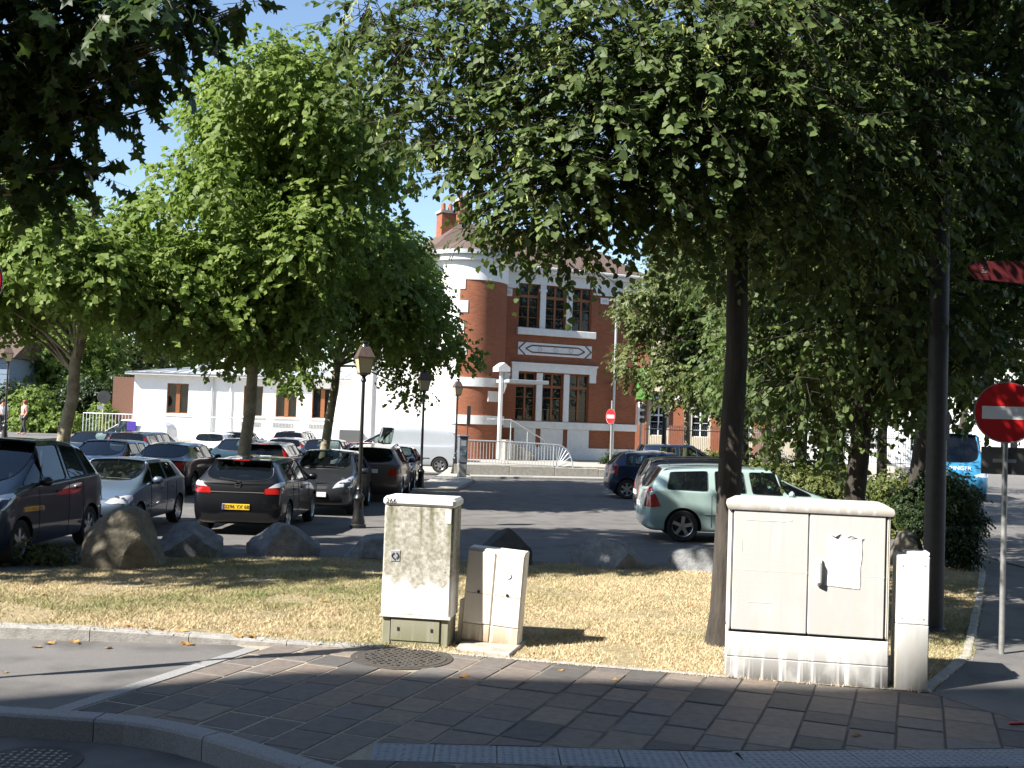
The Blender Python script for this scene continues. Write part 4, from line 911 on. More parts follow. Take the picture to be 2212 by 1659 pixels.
# far no-entry sign, traffic light, poles, round sign
p = Vector((D(1319, 985, 48.2).x, 48.2, .45)); no_entry('no_entry_sign', p, 2.95, 2.25, R_(-58), 'no entry sign turned sideways by the brick house corner', .33, .05)
q = D(1384, 945, 56.); tl_ = empty('traffic_light', (q.x, 56, .4), R_(30), 'traffic light seen from the side near the brick house', 'traffic light')
MB().tube([(0, 0, 0), (0, 0, 2.2)], .06, 8).build('post', 'post_grey', tl_); MB().bx((-.18, -.02, 2.0), (.18, .22, 3.15), .03).build('housing', 'white_paint', tl_)
for k in range(3): MB().lathe([(.13, -.2), (.13, -.02)], 12, (0, 0, 2.2+k*.36), 'y').build('visor', 'trim_black', tl_)
for vx, Y, r_, lb in ((1435, 62., .10, 'grey lighting pole beside the small linden'), (1681, 46., .08, 'grey lighting pole behind the hedge')):
    q = D(vx, 930, Y); o = empty('lighting_pole', (q.x, Y, 0), 0, lb, 'pole'); MB().tube([(0, 0, -.02), (0, 0, 8)], [r_*1.3, r_], 10).build('shaft', 'dark_pole', o, smooth=40); MB().lathe([(r_*2, 0), (r_*2, .06)], 10).build('base_plate', 'dark_pole', o)
q = D(222, 900, 55.); o = empty('round_sign', (q.x, 55., 0), R_(40), 'round grey-backed road sign on a pale post by the annex', 'road sign'); zr = D(223, 858, 55.).z
MB().tube([(0, 0, 0), (0, 0, zr+.3)], .035, 8).build('post', M('post_cream', (.5, .44, .3), .6), o); disc(MB(), .33, -.06, -.04, (0, 0, zr)).build('disc', 'sign_back', o); MB().bx((-.3, -.055, zr-.62), (.0, -.04, zr-.42)).build('plate', 'sign_white', o)
# ================================================================ vehicles
CARG = 'cars parked in the car park'
def paint(name, col, metal=.35):
    return M('paint_'+name, col, .34, metal, coat=.75, var=.04, vscale=2, spec=.3)
def islands(bm):
    seen = set(); out = []
    for f in bm.faces:
        if f in seen: continue
        st = [f]; seen.add(f); grp = []
        while st:
            g = st.pop(); grp.append(g)
            for e in g.edges:
                for h in e.link_faces:
                    if h not in seen: seen.add(h); st.append(h)
        out.append(grp)
    return out
def snap_patch(bvh, pts, name, mat, parent, off=.008, cuts=3):
    bm = bmesh.new(); vs = [bm.verts.new(p) for p in pts]; bm.faces.new(vs); bmesh.ops.triangulate(bm, faces=bm.faces)
    bmesh.ops.subdivide_edges(bm, edges=bm.edges, cuts=cuts, use_grid_fill=True); bmesh.ops.triangulate(bm, faces=bm.faces)
    ed = [e for e in bm.edges if e.is_boundary]
    for v in bm.verts:
        hit = bvh.find_nearest(v.co)
        if hit[0] is None: continue
        n = hit[1]
        v.co = hit[0]+n*off
        v.normal = n
    rim = {}
    for e in list(ed):
        for v in e.verts:
            if v not in rim:
                h = bvh.find_nearest(v.co); rim[v] = bm.verts.new(h[0]-h[1]*.01)
    for e in ed:
        a, b = e.verts
        try: bm.faces.new((a, b, rim[b], rim[a]))
        except ValueError: pass
    bmesh.ops.recalc_face_normals(bm, faces=bm.faces)
    me = bpy.data.meshes.new(name); bm.to_mesh(me); bm.free(); me.materials.append(MATS[mat]); me.shade_smooth(); me.set_sharp_from_angle(angle=R_(45))
    o = bpy.data.objects.new(name, me); link(o, parent); return o
def mirror(pts): return [(p[0], -p[1], p[2]) for p in pts][::-1]
_wheel_cache = {}
def wheel_meshes(r, wd, style, rimmat):
    key = (round(r, 3), style, rimmat)
    if key in _wheel_cache: return _wheel_cache[key]
    rr = r*.66; h = wd/2
    ty = MB().lathe([(rr*.98, -h*.8), (r*.9, -h), (r*.985, -h*.75), (r, -h*.4), (r, h*.4), (r*.985, h*.75), (r*.9, h), (rr*.98, h*.8), (rr*.96, -h*.7)], 36, (0, 0, 0), 'y')
    ty.f = ty.f[:-2]; t_me = ty.mesh('wheel', 'tyre', 40)
    rm = MB().lathe([(rr, h*.85), (rr*.93, h*.7), (rr*.88, h*.1)], 32, (0, 0, 0), 'y', False)
    rm.f = [f for f in rm.f if len(f) == 4]
    n = {'five': 5, 'six': 6, 'cap': 8}[style]; rm.lathe([(rr*.24, h*.25), (rr*.22, h*.72), (rr*.1, h*.78), (0, h*.78)], 16, (0, 0, 0), 'y')
    for k in range(n):
        a = 2*math.pi*k/n+.2; u = Vector((math.cos(a), 0, math.sin(a))); q = Vector((-math.sin(a), 0, math.cos(a))); w0, w1 = (.16, .13) if n < 8 else (.11, .10)
        vs = [u*rr*.18-q*rr*w0, u*rr*.18+q*rr*w0, u*rr*.93+q*rr*(w1+.04), u*rr*.93-q*rr*(w1+.04)]
        rm.add([(v.x, h*.35, v.z) for v in vs]+[(v.x, h*(.72 if i < 2 else .66), v.z) for i, v in enumerate(vs)], [(0, 1, 2, 3), (4, 5, 6, 7), (0, 1, 5, 4), (1, 2, 6, 5), (2, 3, 7, 6), (3, 0, 4, 7)])
    r_me = rm.mesh('rim', rimmat, 35)
    bk = MB().lathe([(rr*.9, h*.10), (rr*.9, h*.12)], 24, (0, 0, 0), 'y').mesh('brake', 'trim_black')
    _wheel_cache[key] = (t_me, r_me, bk); return _wheel_cache[key]
def make_car(name, label, loc, heading, color, sp, cat='car', detail=1, group=CARG):
    L, W, H, wb, fo = sp['L'], sp['W'], sp['H'], sp['wb'], sp['fo']; w = W/2; xF = wb/2+fo; xR = xF-L; gc = sp.get('gc', .2); rw = sp.get('rw', .305)
    zs = sp.get('zs', .92); zh = sp.get('zh', .78); zc = sp.get('zc', 1.0); zt = sp.get('zt', .98); wr = sp.get('wr', .66)*w/.85*.85 if False else w*sp.get('wr', .72)
    xc = xF-sp.get('hood', 1.0); xrf = xF-sp.get('rf', 1.75); xrr = xR+sp.get('rr', .45); kind = sp.get('kind', 'hatch'); zr = H-.02; zrr = H-sp.get('rdrop', .07)
    root = empty(name, loc, R_(heading), label, cat, group)
    pm = color if isinstance(color, str) else color.name
    st = []      # (ring pts [(x,y,z)*10], flag for gap to the next station)
    def low(x, wf, zsh, g=gc, xb=None): 
        return [(x, 0, g), (x, .80*w*wf, g), (x, .955*w*wf, g+.05), (x, w*wf*.995, .44), (x, w*wf, .64), (x, .972*w*wf, zsh)]
    def hood(x, wf, zsh, z, fx=.06): return low(x, wf, zsh)+[(x, .91*w*wf, zsh+.5*(z-zsh)+.02), (x+fx*.3, .83*w*wf, z), (x+fx*.5, .74*w*wf, z+.012), (x+fx, 0, z+.035)]
    def cab(xl, xt, zsh, zr_, wrk=1., wf=1.): 
        wt_ = wr*wrk
        return low(xl, wf, zsh)+[(xl*.72+xt*.28, .945*w*wf, zsh+.04), (xt, wt_+.03, zr_-.085), (xt, wt_-.035, zr_-.022), (xt, 0, zr_+.02)]
    b5 = zs+sp.get('rise', .05)
    # rear cap
    g2 = gc+.07; cw = sp.get('capw', .90)
    st.append(([(xR+.10, 0, g2), (xR+.08, .66*w, g2), (xR+.03, .84*w*cw/.9, g2+.08), (xR, .90*w*cw/.9, .46), (xR+.01, .90*w*cw/.9, .62), (xR+.07, cw*w, (zt if kind != 'sedan' else zt)-.12), (xR+.09, .86*w*cw/.9, zt-.06), (xR+.10, .78*w, zt-.035), (xR+.10, .70*w, zt-.03), (xR+.07, 0, zt-.03)], ''))
    if kind == 'sedan':
        st.append((hood(xR+.22, .975, zt-.08, zt-.02, -.06), ''))
        xg = xR+sp.get('deck', .55); st.append((low(xg, 1., b5-.02)+[(xg, .92*w, zt-.01), (xg, .86*w, zt+.01), (xg, .80*w, zt+.02), (xg-.08, 0, zt+.04)], 'R'))
    else:
        xg = xR+.2; st.append((low(xg, .985, b5)+[(xg-.02, .925*w, zt+.02), (xg-.03, .89*w, zt+.03), (xg-.05, .85*w, zt+.04), (xg-.09, 0, zt+.05)], 'R'))
    doors = sp['doors']  # list of (x, flag) from rear to front between roof rear and roof front, flag '' = pillar/body, 'W' = glass in the gap that follows
    xl = max(xrr+.0, xg+.25)
    st.append((cab(max(xl, xR+.42), xrr, b5, zrr, .95), ''))
    for i, (x, fl) in enumerate(doors):
        k = (x-xrr)/(xrf-xrr); zz = zrr+(zr-zrr)*min(1, k*2.2) if k < .45 else zr
        st.append((cab(x, x*.9+.1*(xrr+xrf)/2, b5+(zs-b5)*k, zz, .96+.04*min(1, k*2)), fl))
    st.append((cab(xc-.28, xrf, zs, zr-.035, .97), 'F'))
    st.append((low(xc, 1., zs-.015)+[(xc+.02, .925*w, zc-.03), (xc+.05, .885*w, zc), (xc+.07, .85*w, zc+.005), (xc+.16, 0, zc+.03)], ''))
    xm = (xc+xF)/2; st.append((hood(xm, .995, (zs+zh)/2-.0, (zc*1.1+zh*.9)/2), ''))
    st.append((hood(xF-.24, .955, zh-.05, zh+.01), ''))
    st.append(([(xF-.10, 0, g2), (xF-.10, .62*w, g2), (xF-.05, .74*w, g2+.06), (xF-.01, .78*w, .42), (xF, .80*w, .55), (xF-.07, .80*w, zh-.10), (xF-.09, .76*w, zh-.06), (xF-.09, .66*w, zh-.05), (xF-.09, .5*w, zh-.045), (xF-.03, 0, zh-.03)], ''))
    # mesh: 0 paint 1 glass-side 2 windscreen 3 rear window 4 liner
    bm = bmesh.new(); ns = len(st); vl = []
    for ring, fl in st:
        Lr = [bm.verts.new(p) for p in ring]; Rr = [Lr[0]]+[bm.verts.new((p[0], -p[1], p[2])) for p in ring[1:9]]+[Lr[9]]; vl.append((Lr, Rr))
    cl = bm.edges.layers.float.new('crease_edge')
    for i in range(ns-1):
        fl = st[i][1]
        for side in (0, 1):
            A, B = vl[i][side], vl[i+1][side]
            for j in range(9):
                q = (A[j], A[j+1], B[j+1], B[j]) if side else (A[j], B[j], B[j+1], A[j+1])
                f = bm.faces.new(q)
                if j == 6 and fl in ('W', 'F') and not (fl == 'F' and sp.get('nofq')): f.material_index = 1
                if j == 8 and fl == 'F': f.material_index = 2
                if j == 8 and fl == 'R' and not sp.get('norear'): f.material_index = 3
    for i in (0, ns-1):
        A, B = vl[i]
        for j in range(9):
            q = [A[j], A[j+1], B[j+1], B[j]]; q2 = []
            for v in q:
                if v not in q2: q2.append(v)
            if len(q2) > 2: bm.faces.new(q2 if i == 0 else q2[::-1])
    bm.normal_update(); bmesh.ops.recalc_face_normals(bm, faces=bm.faces)
    for e in bm.edges:
        ms = {f.material_index for f in e.link_faces}
        if len(ms) > 1: e[cl] = 1.
    for i in range(ns-1):
        for side in (0, 1):
            for j, c in ((5, .5), (2, .4), (6, .95), (7, .95), (8, .6)):
                if j > 5 and not (2 <= i+(0 if kind == 'sedan' else 1) and i <= ns-5): continue
                e = bm.edges.get((vl[i][side][j], vl[i+1][side][j]))
                if e: e[cl] = max(e[cl], c)
    me = bpy.data.meshes.new('tmp'); bm.to_mesh(me); bm.free()
    for k in (pm, 'car_glass', 'car_glass', 'car_glass', 'trim_black'): me.materials.append(MATS[k])
    tmp = bpy.data.objects.new('tmp', me); COL.objects.link(tmp)
    sm = tmp.modifiers.new('s', 'SUBSURF'); sm.levels = 2 + (1 if detail > 1 else 0); sm.render_levels = sm.levels; sm.subdivision_type = 'CATMULL_CLARK'
    ct = MB()
    for sx_ in (-1, 1):
        for sy in (-1, 1): ct.lathe([(rw+.055, (w-.26)*sy), (rw+.055, (w+.2)*sy)], 40, (sx_*wb/2, 0, rw), 'y')
    cme = ct.mesh('cut'); 
    for k in (pm, 'car_glass', 'car_glass', 'car_glass', 'trim_black'): cme.materials.append(MATS[k])
    for p in cme.polygons: p.material_index = 4
    cut = bpy.data.objects.new('cut', cme); COL.objects.link(cut)
    bo = tmp.modifiers.new('b', 'BOOLEAN'); bo.operation = 'DIFFERENCE'; bo.object = cut; bo.solver = 'EXACT'
    dg = bpy.context.evaluated_depsgraph_get(); dg.update(); ev = bpy.data.meshes.new_from_object(tmp.evaluated_get(dg))
    bpy.data.objects.remove(tmp); bpy.data.objects.remove(cut)
    full = bmesh.new(); full.from_mesh(ev); bvh = BVHTree.FromBMesh(full)
    def part(idx, nm, mt, split=False, inset=0.):
        b2 = full.copy(); b2.faces.ensure_lookup_table()
        bmesh.ops.delete(b2, geom=[f for f in b2.faces if f.material_index not in idx], context='FACES')
        grp = islands(b2) if split else [list(b2.faces)]
        objs = []
        for g in grp:
            gs = set(g); b3 = bmesh.new(); mp = {}
            for f in g:
                vs = []
                for v in f.verts:
                    if v not in mp: mp[v] = b3.verts.new(v.co-v.normal*inset)
                    vs.append(mp[v])
                try: nf = b3.faces.new(vs); nf.material_index = 1 if f.material_index == 4 else 0; nf.smooth = True
                except ValueError: pass
            m2 = bpy.data.meshes.new(nm); b3.normal_update(); 
            # rubber seal along the edge of a pane
            if nm != 'body':
                bd = [e for e in b3.edges if e.is_boundary]; mb = MB()
                adj = {}
                for e in bd:
                    for v in e.verts: adj.setdefault(v, []).append(e)
                used = set()
                for e0 in bd:
                    if e0 in used: continue
                    loop = [e0.verts[0]]; cur = e0.verts[1]; used.add(e0); e = e0
                    while cur != loop[0] and len(loop) < 2000:
                        loop.append(cur); nx = [k for k in adj[cur] if k not in used]
                        if not nx: break
                        e = nx[0]; used.add(e); cur = e.other_vert(cur)
                    if len(loop) > 3: mb.tube([v.co+v.normal*.004 for v in loop], .012, 4, closed=True)
                seal = mb
            b3.to_mesh(m2); b3.free(); m2.materials.append(MATS[mt]); m2.materials.append(MATS['trim_black'])
            if nm == 'body': m2.set_sharp_from_angle(angle=R_(50))
            o = bpy.data.objects.new(nm, m2); link(o, root); objs.append(o)
            if nm != 'body' and detail: seal.build('seal', 'trim_black', o)
        b2.free(); return objs
    part((0, 4), 'body', pm); part((2,), 'windscreen', 'car_glass', inset=.006)
    if not sp.get('norear'): part((3,), 'rear_window', 'car_glass', inset=.006)
    part((1,), 'side_window', 'car_glass', True, .006)
    # wheels
    tme, rme, bk = wheel_meshes(rw, .2, sp.get('rim', 'five'), sp.get('rimmat', 'alloy'))
    for sx_ in (-1, 1):
        for sy in (-1, 1):
            q = inst('wheel', tme, root, (sx_*wb/2, sy*(w-.115), rw), (0, rnd.random()*3, 0 if sy > 0 else math.pi)); inst('rim', rme, q); inst('brake', bk, q)
    # lamps
    hl_ = sp.get('head', [(xF-.10, .50*w, zh-.16), (xF-.06, .46*w, zh-.07), (xF-.18, .74*w, zh-.01), (xF-.46, .93*w, zh+.05), (xF-.40, .97*w, zh-.08), (xF-.22, .86*w, zh-.16)])
    tl2 = sp.get('tail', [(xR+.04, .62*w, .74), (xR+.05, .60*w, .90), (xR+.16, .92*w, .96), (xR+.26, .98*w, .90), (xR+.20, .98*w, .72)])
    for fn_ in (lambda p: p, mirror):
        o = snap_patch(bvh, fn_(hl_), 'headlight', sp.get('hlmat', 'lens_clear'), root); 
        if detail > 1:
            cx = [sum(p[i] for p in fn_(hl_))/len(hl_) for i in range(3)]
            for k in (-.05, .06):
                hit = bvh.find_nearest(Vector((cx[0], cx[1]+k*(1 if cx[1] > 0 else -1), cx[2]))); MB().lathe([(.042, -.004), (.042, .012), (.03, .016), (0, .010)], 14, (0, 0, 0), 'x').build('reflector', 'lens_dark', o, hit[0])
        snap_patch(bvh, fn_(tl2), 'tail_light', 'lens_red', root)
        if 'tail2' in sp: snap_patch(bvh, fn_(sp['tail2']), 'tail_light_cap', 'lens_clear', root, .01)
    # plates
    for e, sgn, z, mt in ((xF, 1, sp.get('fpz', .42), 'plate_white'), (xR, -1, sp.get('rpz', .72), sp.get('plate', 'plate_white'))):
        h_ = bvh.ray_cast(Vector((e+sgn*2, 0, z)), Vector((-sgn, 0, 0)))
        if h_[0] is None: continue
        h2 = bvh.ray_cast(Vector((e+sgn*2, .24, z)), Vector((-sgn, 0, 0))); px = h_[0].x
        o = MB().bx((-.008, -.26, -.055), (.012, .26, .055), .004).build('number_plate', mt, root, (px+sgn*.008, 0, z))
        if sgn < 0 and sp.get('platetext'):
            inst('plate_number', text_mesh(sp['platetext'], .095, 'ink'), o, (-.0105, -.02, 0), (R_(90), 0, R_(-90))); MB().bx((-.0125, .215, -.05), (-.008, .255, .05)).build('plate_band', 'plate_blue', o)
    # lower grille and bumper line
    if detail:
        snap_patch(bvh, [(xF, -.45*w, .28), (xF, .45*w, .28), (xF, .52*w, .37), (xF, -.52*w, .37)], 'lower_grille', 'trim_black', root, .005)
        snap_patch(bvh, [(xF, -.30*w, zh-.16), (xF, .30*w, zh-.16), (xF, .34*w, zh-.08), (xF, -.34*w, zh-.08)], 'upper_grille', 'trim_black', root, .005)
    for sgn in (-1, 1):
        mx = xc-.42; mr = MB(); mr.box((0, 0, 0), (.10, .20, .14), 0, .045)
        o = mr.build('mirror', sp.get('mirror', pm), root, (mx, sgn*(w+.07), zs+.07), smooth=60); MB().bx((-.03, -.11*sgn-.04, -.07), (.03, -.11*sgn+.04, -.03)).build('mirror_stalk', 'trim_black', o)
        if detail:
            for dx in sp.get('handles', []):
                h_ = bvh.find_nearest(Vector((dx, sgn*w, zs-.11))); MB().box((0, 0, 0), (.18, .035, .03), 0, .012).build('door_handle', sp.get('handle', pm), root, h_[0]+Vector((0, sgn*.012, 0)))
            for x in sp.get('seams', []):
                pl = []
                for z in np.linspace(.32, zs-.01, 9): h_ = bvh.find_nearest(Vector((x+(.10*max(0, (.55-z)) if False else 0), sgn*w, z))); pl.append(h_[0]+h_[1]*.001)
                MB().tube(pl, .0055, 4).build('door_seam', 'trim_black', root)
            if sp.get('strip'):
                pl = []
                for x in np.linspace(-wb/2+rw+.12, wb/2-rw-.12, 10): h_ = bvh.find_nearest(Vector((x, sgn*w, sp['strip']))); pl.append(h_[0]+h_[1]*.004)
                MB().tube(pl, .018, 6).build('rub_strip', sp.get('stripmat', pm), root)
        if sp.get('rails'):
            pl = []
            for x in np.linspace(xrr+.12, xrf-.35, 9): h_ = bvh.ray_cast(Vector((x, sgn*wr*.93, 3)), Vector((0, 0, -1))); pl.append(h_[0]+Vector((0, 0, .045)))
            pl = [pl[0]-Vector((.1, 0, .05))]+pl+[pl[-1]+Vector((.1, 0, -.05))]; MB().tube(pl, .02, 6).build('roof_rail', sp['rails'], root, smooth=40)
    if sp.get('spoiler'):
        h_ = bvh.ray_cast(Vector((xrr+.06, 0, 3)), Vector((0, 0, -1))); zsp = h_[0].z
        MB().box((xrr-.06, 0, zsp-.012), (.26, wr*1.75, .035), 0, .015).build('spoiler', pm, root); MB().bx((xrr-.2, -.15, zsp-.02), (xrr-.185, .15, zsp+.0)).build('high_brake_light', 'lens_red', root)
    if detail > 1 or sp.get('wiper'):
        pl = [];
        for t in np.linspace(0, 1, 6): h_ = bvh.find_nearest(Vector((xR+.05+.08*t, -.05+.42*t, zt+.06+.05*t))); pl.append(h_[0]+h_[1]*.018)
        if kind != 'sedan': MB().tube(pl, .012, 5).build('rear_wiper', 'trim_black', root)
        for y0 in (.05, -.45):
            pl = []
            for t in np.linspace(0, 1, 6): h_ = bvh.find_nearest(Vector((xc+.05, y0+.45*t, zc+.05+.02*t))); pl.append(h_[0]+h_[1]*.016)
            MB().tube(pl, .010, 5).build('wiper', 'trim_black', root)
    if sp.get('chrome_bar'):
        z0 = sp['chrome_bar']; pl = []
        for y in np.linspace(-.58*w, .58*w, 9): h_ = bvh.ray_cast(Vector((xR-1, y, z0)), Vector((1, 0, 0))); pl.append(h_[0]+Vector((-.01, 0, 0)))
        MB().tube(pl, .014, 6).build('chrome_bar', 'chrome', root)
        h_ = bvh.ray_cast(Vector((xR-1, 0, z0+.13)), Vector((1, 0, 0)));
        bd = MB().tube([(0, .055*math.cos(a), .055*math.sin(a)) for a in np.linspace(0, 6.283, 21)[:-1]], .010, 5, closed=True).build('badge', 'chrome', root, h_[0]+Vector((-.014, 0, 0)), smooth=50)
        MB().add([(-.004, .045, .012), (-.004, -.06, .006), (-.004, -.045, -.012), (-.004, .06, -.006)], [(0, 1, 2, 3)]).build('badge_bolt', 'chrome', bd)
    if sp.get('seats', detail > 1):
        for sx_, sy in ((.15, .36), (.15, -.36), (-.72, .33), (-.72, -.33)):
            mb = MB(); mb.box((sx_*1., sy, .45), (.5, .48, .22), 0, .06); 
            mb.add([(sx_-.25+dx-.18*k, sy+dy, .5+.52*k) for k in (0, 1) for dx, dy in ((-.07, -.23), (.08, -.23), (.08, .23), (-.07, .23))], [(0, 1, 2, 3), (4, 5, 6, 7), (0, 1, 5, 4), (1, 2, 6, 5), (2, 3, 7, 6), (3, 0, 4, 7)])
            mb.box((sx_-.47, sy, min(H-.33, 1.14)), (.10, .26, .18), 0, .04); mb.build('seat', 'seat_cloth', root)
        MB().box((xc-.35, 0, zc-.12), (.55, W*.82, .22), 0, .08).build('dashboard', 'trim_black', root)
        sw = Vector((xc-.70, .36, zc-.02)); MB().tube([sw+Vector((.06*math.sin(a), .18*math.cos(a), .17*math.sin(a))) for a in np.linspace(0, 6.283, 17)[:-1]], .014, 5, closed=True).build('steering_wheel', 'trim_black', root)
        if detail > 1:
            mb = MB().box((xrf+.06, 0, H-.2), (.03, .2, .06), 0, .01); mb.tube([(xrf+.06, 0, H-.18), (xrf+.03, 0, H-.06)], .01, 5); mb.build('rear_view_mirror', 'trim_black', root)
    if detail > 1 and sp.get('aerial', 1): h_ = bvh.ray_cast(Vector((xrr+.25, 0, 3)), Vector((0, 0, -1))); MB().tube([h_[0]-Vector((0, 0, .01)), h_[0]+Vector((-.12, 0, .22))], .006, 4).build('aerial', 'trim_black', root)
    full.free(); return root
def dr5(L, wb, fo, xq, b=.0):   # five-door side glazing: quarter pillar, rear window, B pillar, front window
    return None
def doors(*xs):   # alternate: start of glass, end of glass, ...
    return [(x, 'W' if i % 2 == 0 else '') for i, x in enumerate(xs)]
P_BLACK = paint('black', (.003, .0035, .005), .0); P_NAVY = paint('navy', (.010, .020, .045), .2); P_GREY = paint('graphite', (.028, .030, .034), .3); P_BLUEG = paint('bluegrey', (.125, .175, .245), .45)
P_MINT = paint('mint', (.38, .51, .48), .35); P_SILVER = paint('silver', (.40, .41, .42), .6); P_WHITE = paint('white', (.72, .72, .72), 0.); P_BROWN = paint('brown', (.10, .075, .062), .5); P_PURPLE = paint('aubergine', (.030, .016, .022), .4)
P_GREEN = paint('darkgreen', (.012, .03, .024), .3); P_RED = paint('red', (.30, .012, .012), .1); P_VANW = paint('vansilver', (.46, .49, .52), .35); P_BLUE = paint('sky', (.035, .21, .38), .05); P_DBLUE = paint('darkblue', (.015, .028, .060), .35)
def A(vx, Y): return D(vx, 900, Y).x
hatch = dict(L=4.0, W=1.70, H=1.47, wb=2.5, fo=.82, rw=.30, zs=.93, zh=.76, zc=.99, zt=.97, hood=1.05, rf=1.85, rr=.38, wr=.70, doors=doors(-1.05, -.45, -.30, .38))
def spec(base=hatch, **k): d = dict(base); d.update(k); return d
# people carrier
sp = spec(L=4.15, W=1.84, H=1.82, wb=2.60, fo=.84, rw=.33, zs=1.12, zh=.90, zc=1.16, zt=1.14, hood=.98, rf=2.05, rr=.52, rdrop=.14, wr=.67, doors=doors(-1.55, -1.22, -1.10, -.42, -.30, .55), seams=[-.95, -.36, .74], handles=[-.75, .05], mirror='paint_navy', rim='six', fpz=.48)
xF = sp['wb']/2+sp['fo']; wv = sp['W']/2
sp['head'] = [(xF-.10, .40*wv, .78), (xF-.16, .44*wv, .88), (xF-.30, .66*wv, .95), (xF-.62, .93*wv, 1.06), (xF-.62, .96*wv, 1.0), (xF-.34, .88*wv, .84), (xF-.2, .72*wv, .77)]; sp['aerial'] = 0
make_car('people_carrier', 'dark blue people carrier with its front to the lawn beside the big tan boulder', (-7.08-.90, 17.25, 0), -90, P_NAVY, sp, detail=2)
# small silver blue hatchback
sp = spec(L=3.72, W=1.60, H=1.38, wb=2.39, fo=.72, rw=.285, zs=.90, zh=.72, zc=.95, zt=.92, hood=.98, rf=1.72, rr=.42, wr=.70, doors=doors(-1.02, -.42, -.32, .42), seams=[-.95, -.37, .60], handles=[-.72, -.12], rim='cap', rimmat='alloy', strip=.50, stripmat='paint_bluegrey')
xF = sp['wb']/2+sp['fo']; wv = .8; sp['head'] = [(xF-.05, .44*wv, .62), (xF-.10, .56*wv, .71), (xF-.2, .75*wv, .74), (xF-.36, .93*wv, .74), (xF-.36, .95*wv, .66), (xF-.2, .86*wv, .59), (xF-.08, .60*wv, .585)]
make_car('small_hatchback', 'silver-blue small hatchback facing the lawn next to the dark people carrier', (-6.84-.79, 21.55, 0), -90, P_BLUEG, sp, detail=2)
# black hatchback with yellow plate
sp = spec(L=4.25, W=1.74, H=1.47, wb=2.61, fo=.86, rw=.315, zs=.95, zh=.78, zc=1.0, zt=.99, hood=1.1, rf=1.95, rr=.52, wr=.69, doors=doors(-1.25, -.52, -.38, .42), seams=[-1.0, -.45, .66], handles=[-.85, -.1], spoiler=1, chrome_bar=.83, plate='plate_yellow', platetext='2296 YX 68', rpz=.55, rim='five', rdrop=.05)
xR = sp['wb']/2+sp['fo']-sp['L']; wv = .87
sp['tail'] = [(xR+.05, .58*wv, .80), (xR+.06, .60*wv, .90), (xR+.12, .90*wv, .92), (xR+.34, 1.0*wv, .97), (xR+.26, 1.0*wv, .84), (xR+.10, .88*wv, .80)]
sp['tail2'] = [(xR+.08, .66*wv, .915), (xR+.12, .86*wv, 1.03), (xR+.36, .99*wv, 1.04), (xR+.34, 1.0*wv, .985), (xR+.12, .90*wv, .93)]
make_car('black_hatchback', 'black hatchback with yellow rear plate and chrome tailgate bar', (-5.12, 22.65, 0), 90, P_BLACK, sp, detail=2)
# dark grey hatchback, nose to the black one
sp = spec(L=4.0, W=1.70, H=1.49, wb=2.57, fo=.80, zh=.80, zc=1.03, seams=[-.35, .62], rim='six', fpz=.5)
xF = sp['wb']/2+sp['fo']; wv = .85; sp['head'] = [(xF-.06, .46*wv, .64), (xF-.12, .52*wv, .72), (xF-.35, .80*wv, .84), (xF-.62, .92*wv, .92), (xF-.56, .97*wv, .80), (xF-.3, .90*wv, .66)]
make_car('grey_hatchback', 'dark grey hatchback facing the black hatchback behind the first lamp post', (A(703, 26.2), 27.25, 0), -90, P_GREY, sp, detail=2)
# brown crossover
sp = spec(L=4.45, W=1.80, H=1.55, wb=2.76, fo=.85, rw=.34, zs=1.0, zh=.88, zc=1.06, zt=1.05, rails='galvanised', rr=.40, doors=doors(-1.45, -1.1, -1.0, -.45, -.32, .45), rpz=.86)
make_car('brown_crossover', 'brown crossover with roof rails seen from behind near the first lamp post', (A(800, 29.9), 31.75, 0), 91, P_BROWN, sp)
make_car('small_blue_car', 'small dark blue car with a blue windscreen beside the second lamp post', (A(845, 34.6), 36.35, 0), -90, P_DBLUE, spec(L=3.6, W=1.6, H=1.40, wb=2.3, fo=.72))
# aubergine saloon
sp = spec(kind='sedan', L=4.6, W=1.78, H=1.42, wb=2.74, fo=.86, rw=.31, zs=.93, zh=.74, zc=.97, zt=.99, hood=1.2, rf=2.05, rr=1.35, deck=.72, doors=doors(-.85, -.36, -.24, .52), seams=[-.3, .62], rpz=.6)
xR = sp['wb']/2+sp['fo']-sp['L']; sp['tail'] = [(xR+.06, .62*.89, .70), (xR+.06, .62*.89, .92), (xR+.12, .88*.89, .95), (xR+.22, .96*.89, .92), (xR+.2, .97*.89, .70)]
make_car('saloon_car', 'dark aubergine saloon with square red tail light behind the silver-blue hatchback', (-8.75-.82, 31.6, 0), 90, P_PURPLE, sp)
est = spec(L=4.5, W=1.75, H=1.50, wb=2.7, fo=.85, rr=.30, doors=doors(-1.75, -1.05, -.95, -.4, -.28, .45))
def high_tail(s): xR = s['wb']/2+s['fo']-s['L']; wv = s['W']/2; rr = s['rr']; return [(xR+.10, .80*wv, .95), (xR+rr-.05, .66*wv, s['H']-.16), (xR+rr+.10, .78*wv, s['H']-.16), (xR+.32, .93*wv, .95)]
sp = spec(est, tail=high_tail(est)); make_car('estate_car', 'grey estate car with tall red tail lights seen from behind', (A(292, 39.5), 41., 0), 88, P_GREY, sp, group=CARG)
sp = spec(H=1.40, W=1.66, rr=.42); sp['tail'] = high_tail(sp); sp['spoiler'] = 1
make_car('punto_hatchback'.replace('punto_', 'dark_'), 'dark hatchback with tall red tail lights beyond the black hatchback', (A(565, 34.), 36.2, 0), 90, P_BLACK, sp)
make_car('green_car', 'dark green car facing the viewer next to the aubergine saloon', (A(484, 35.5), 38.0, 0), -90, P_GREEN, spec(H=1.43))
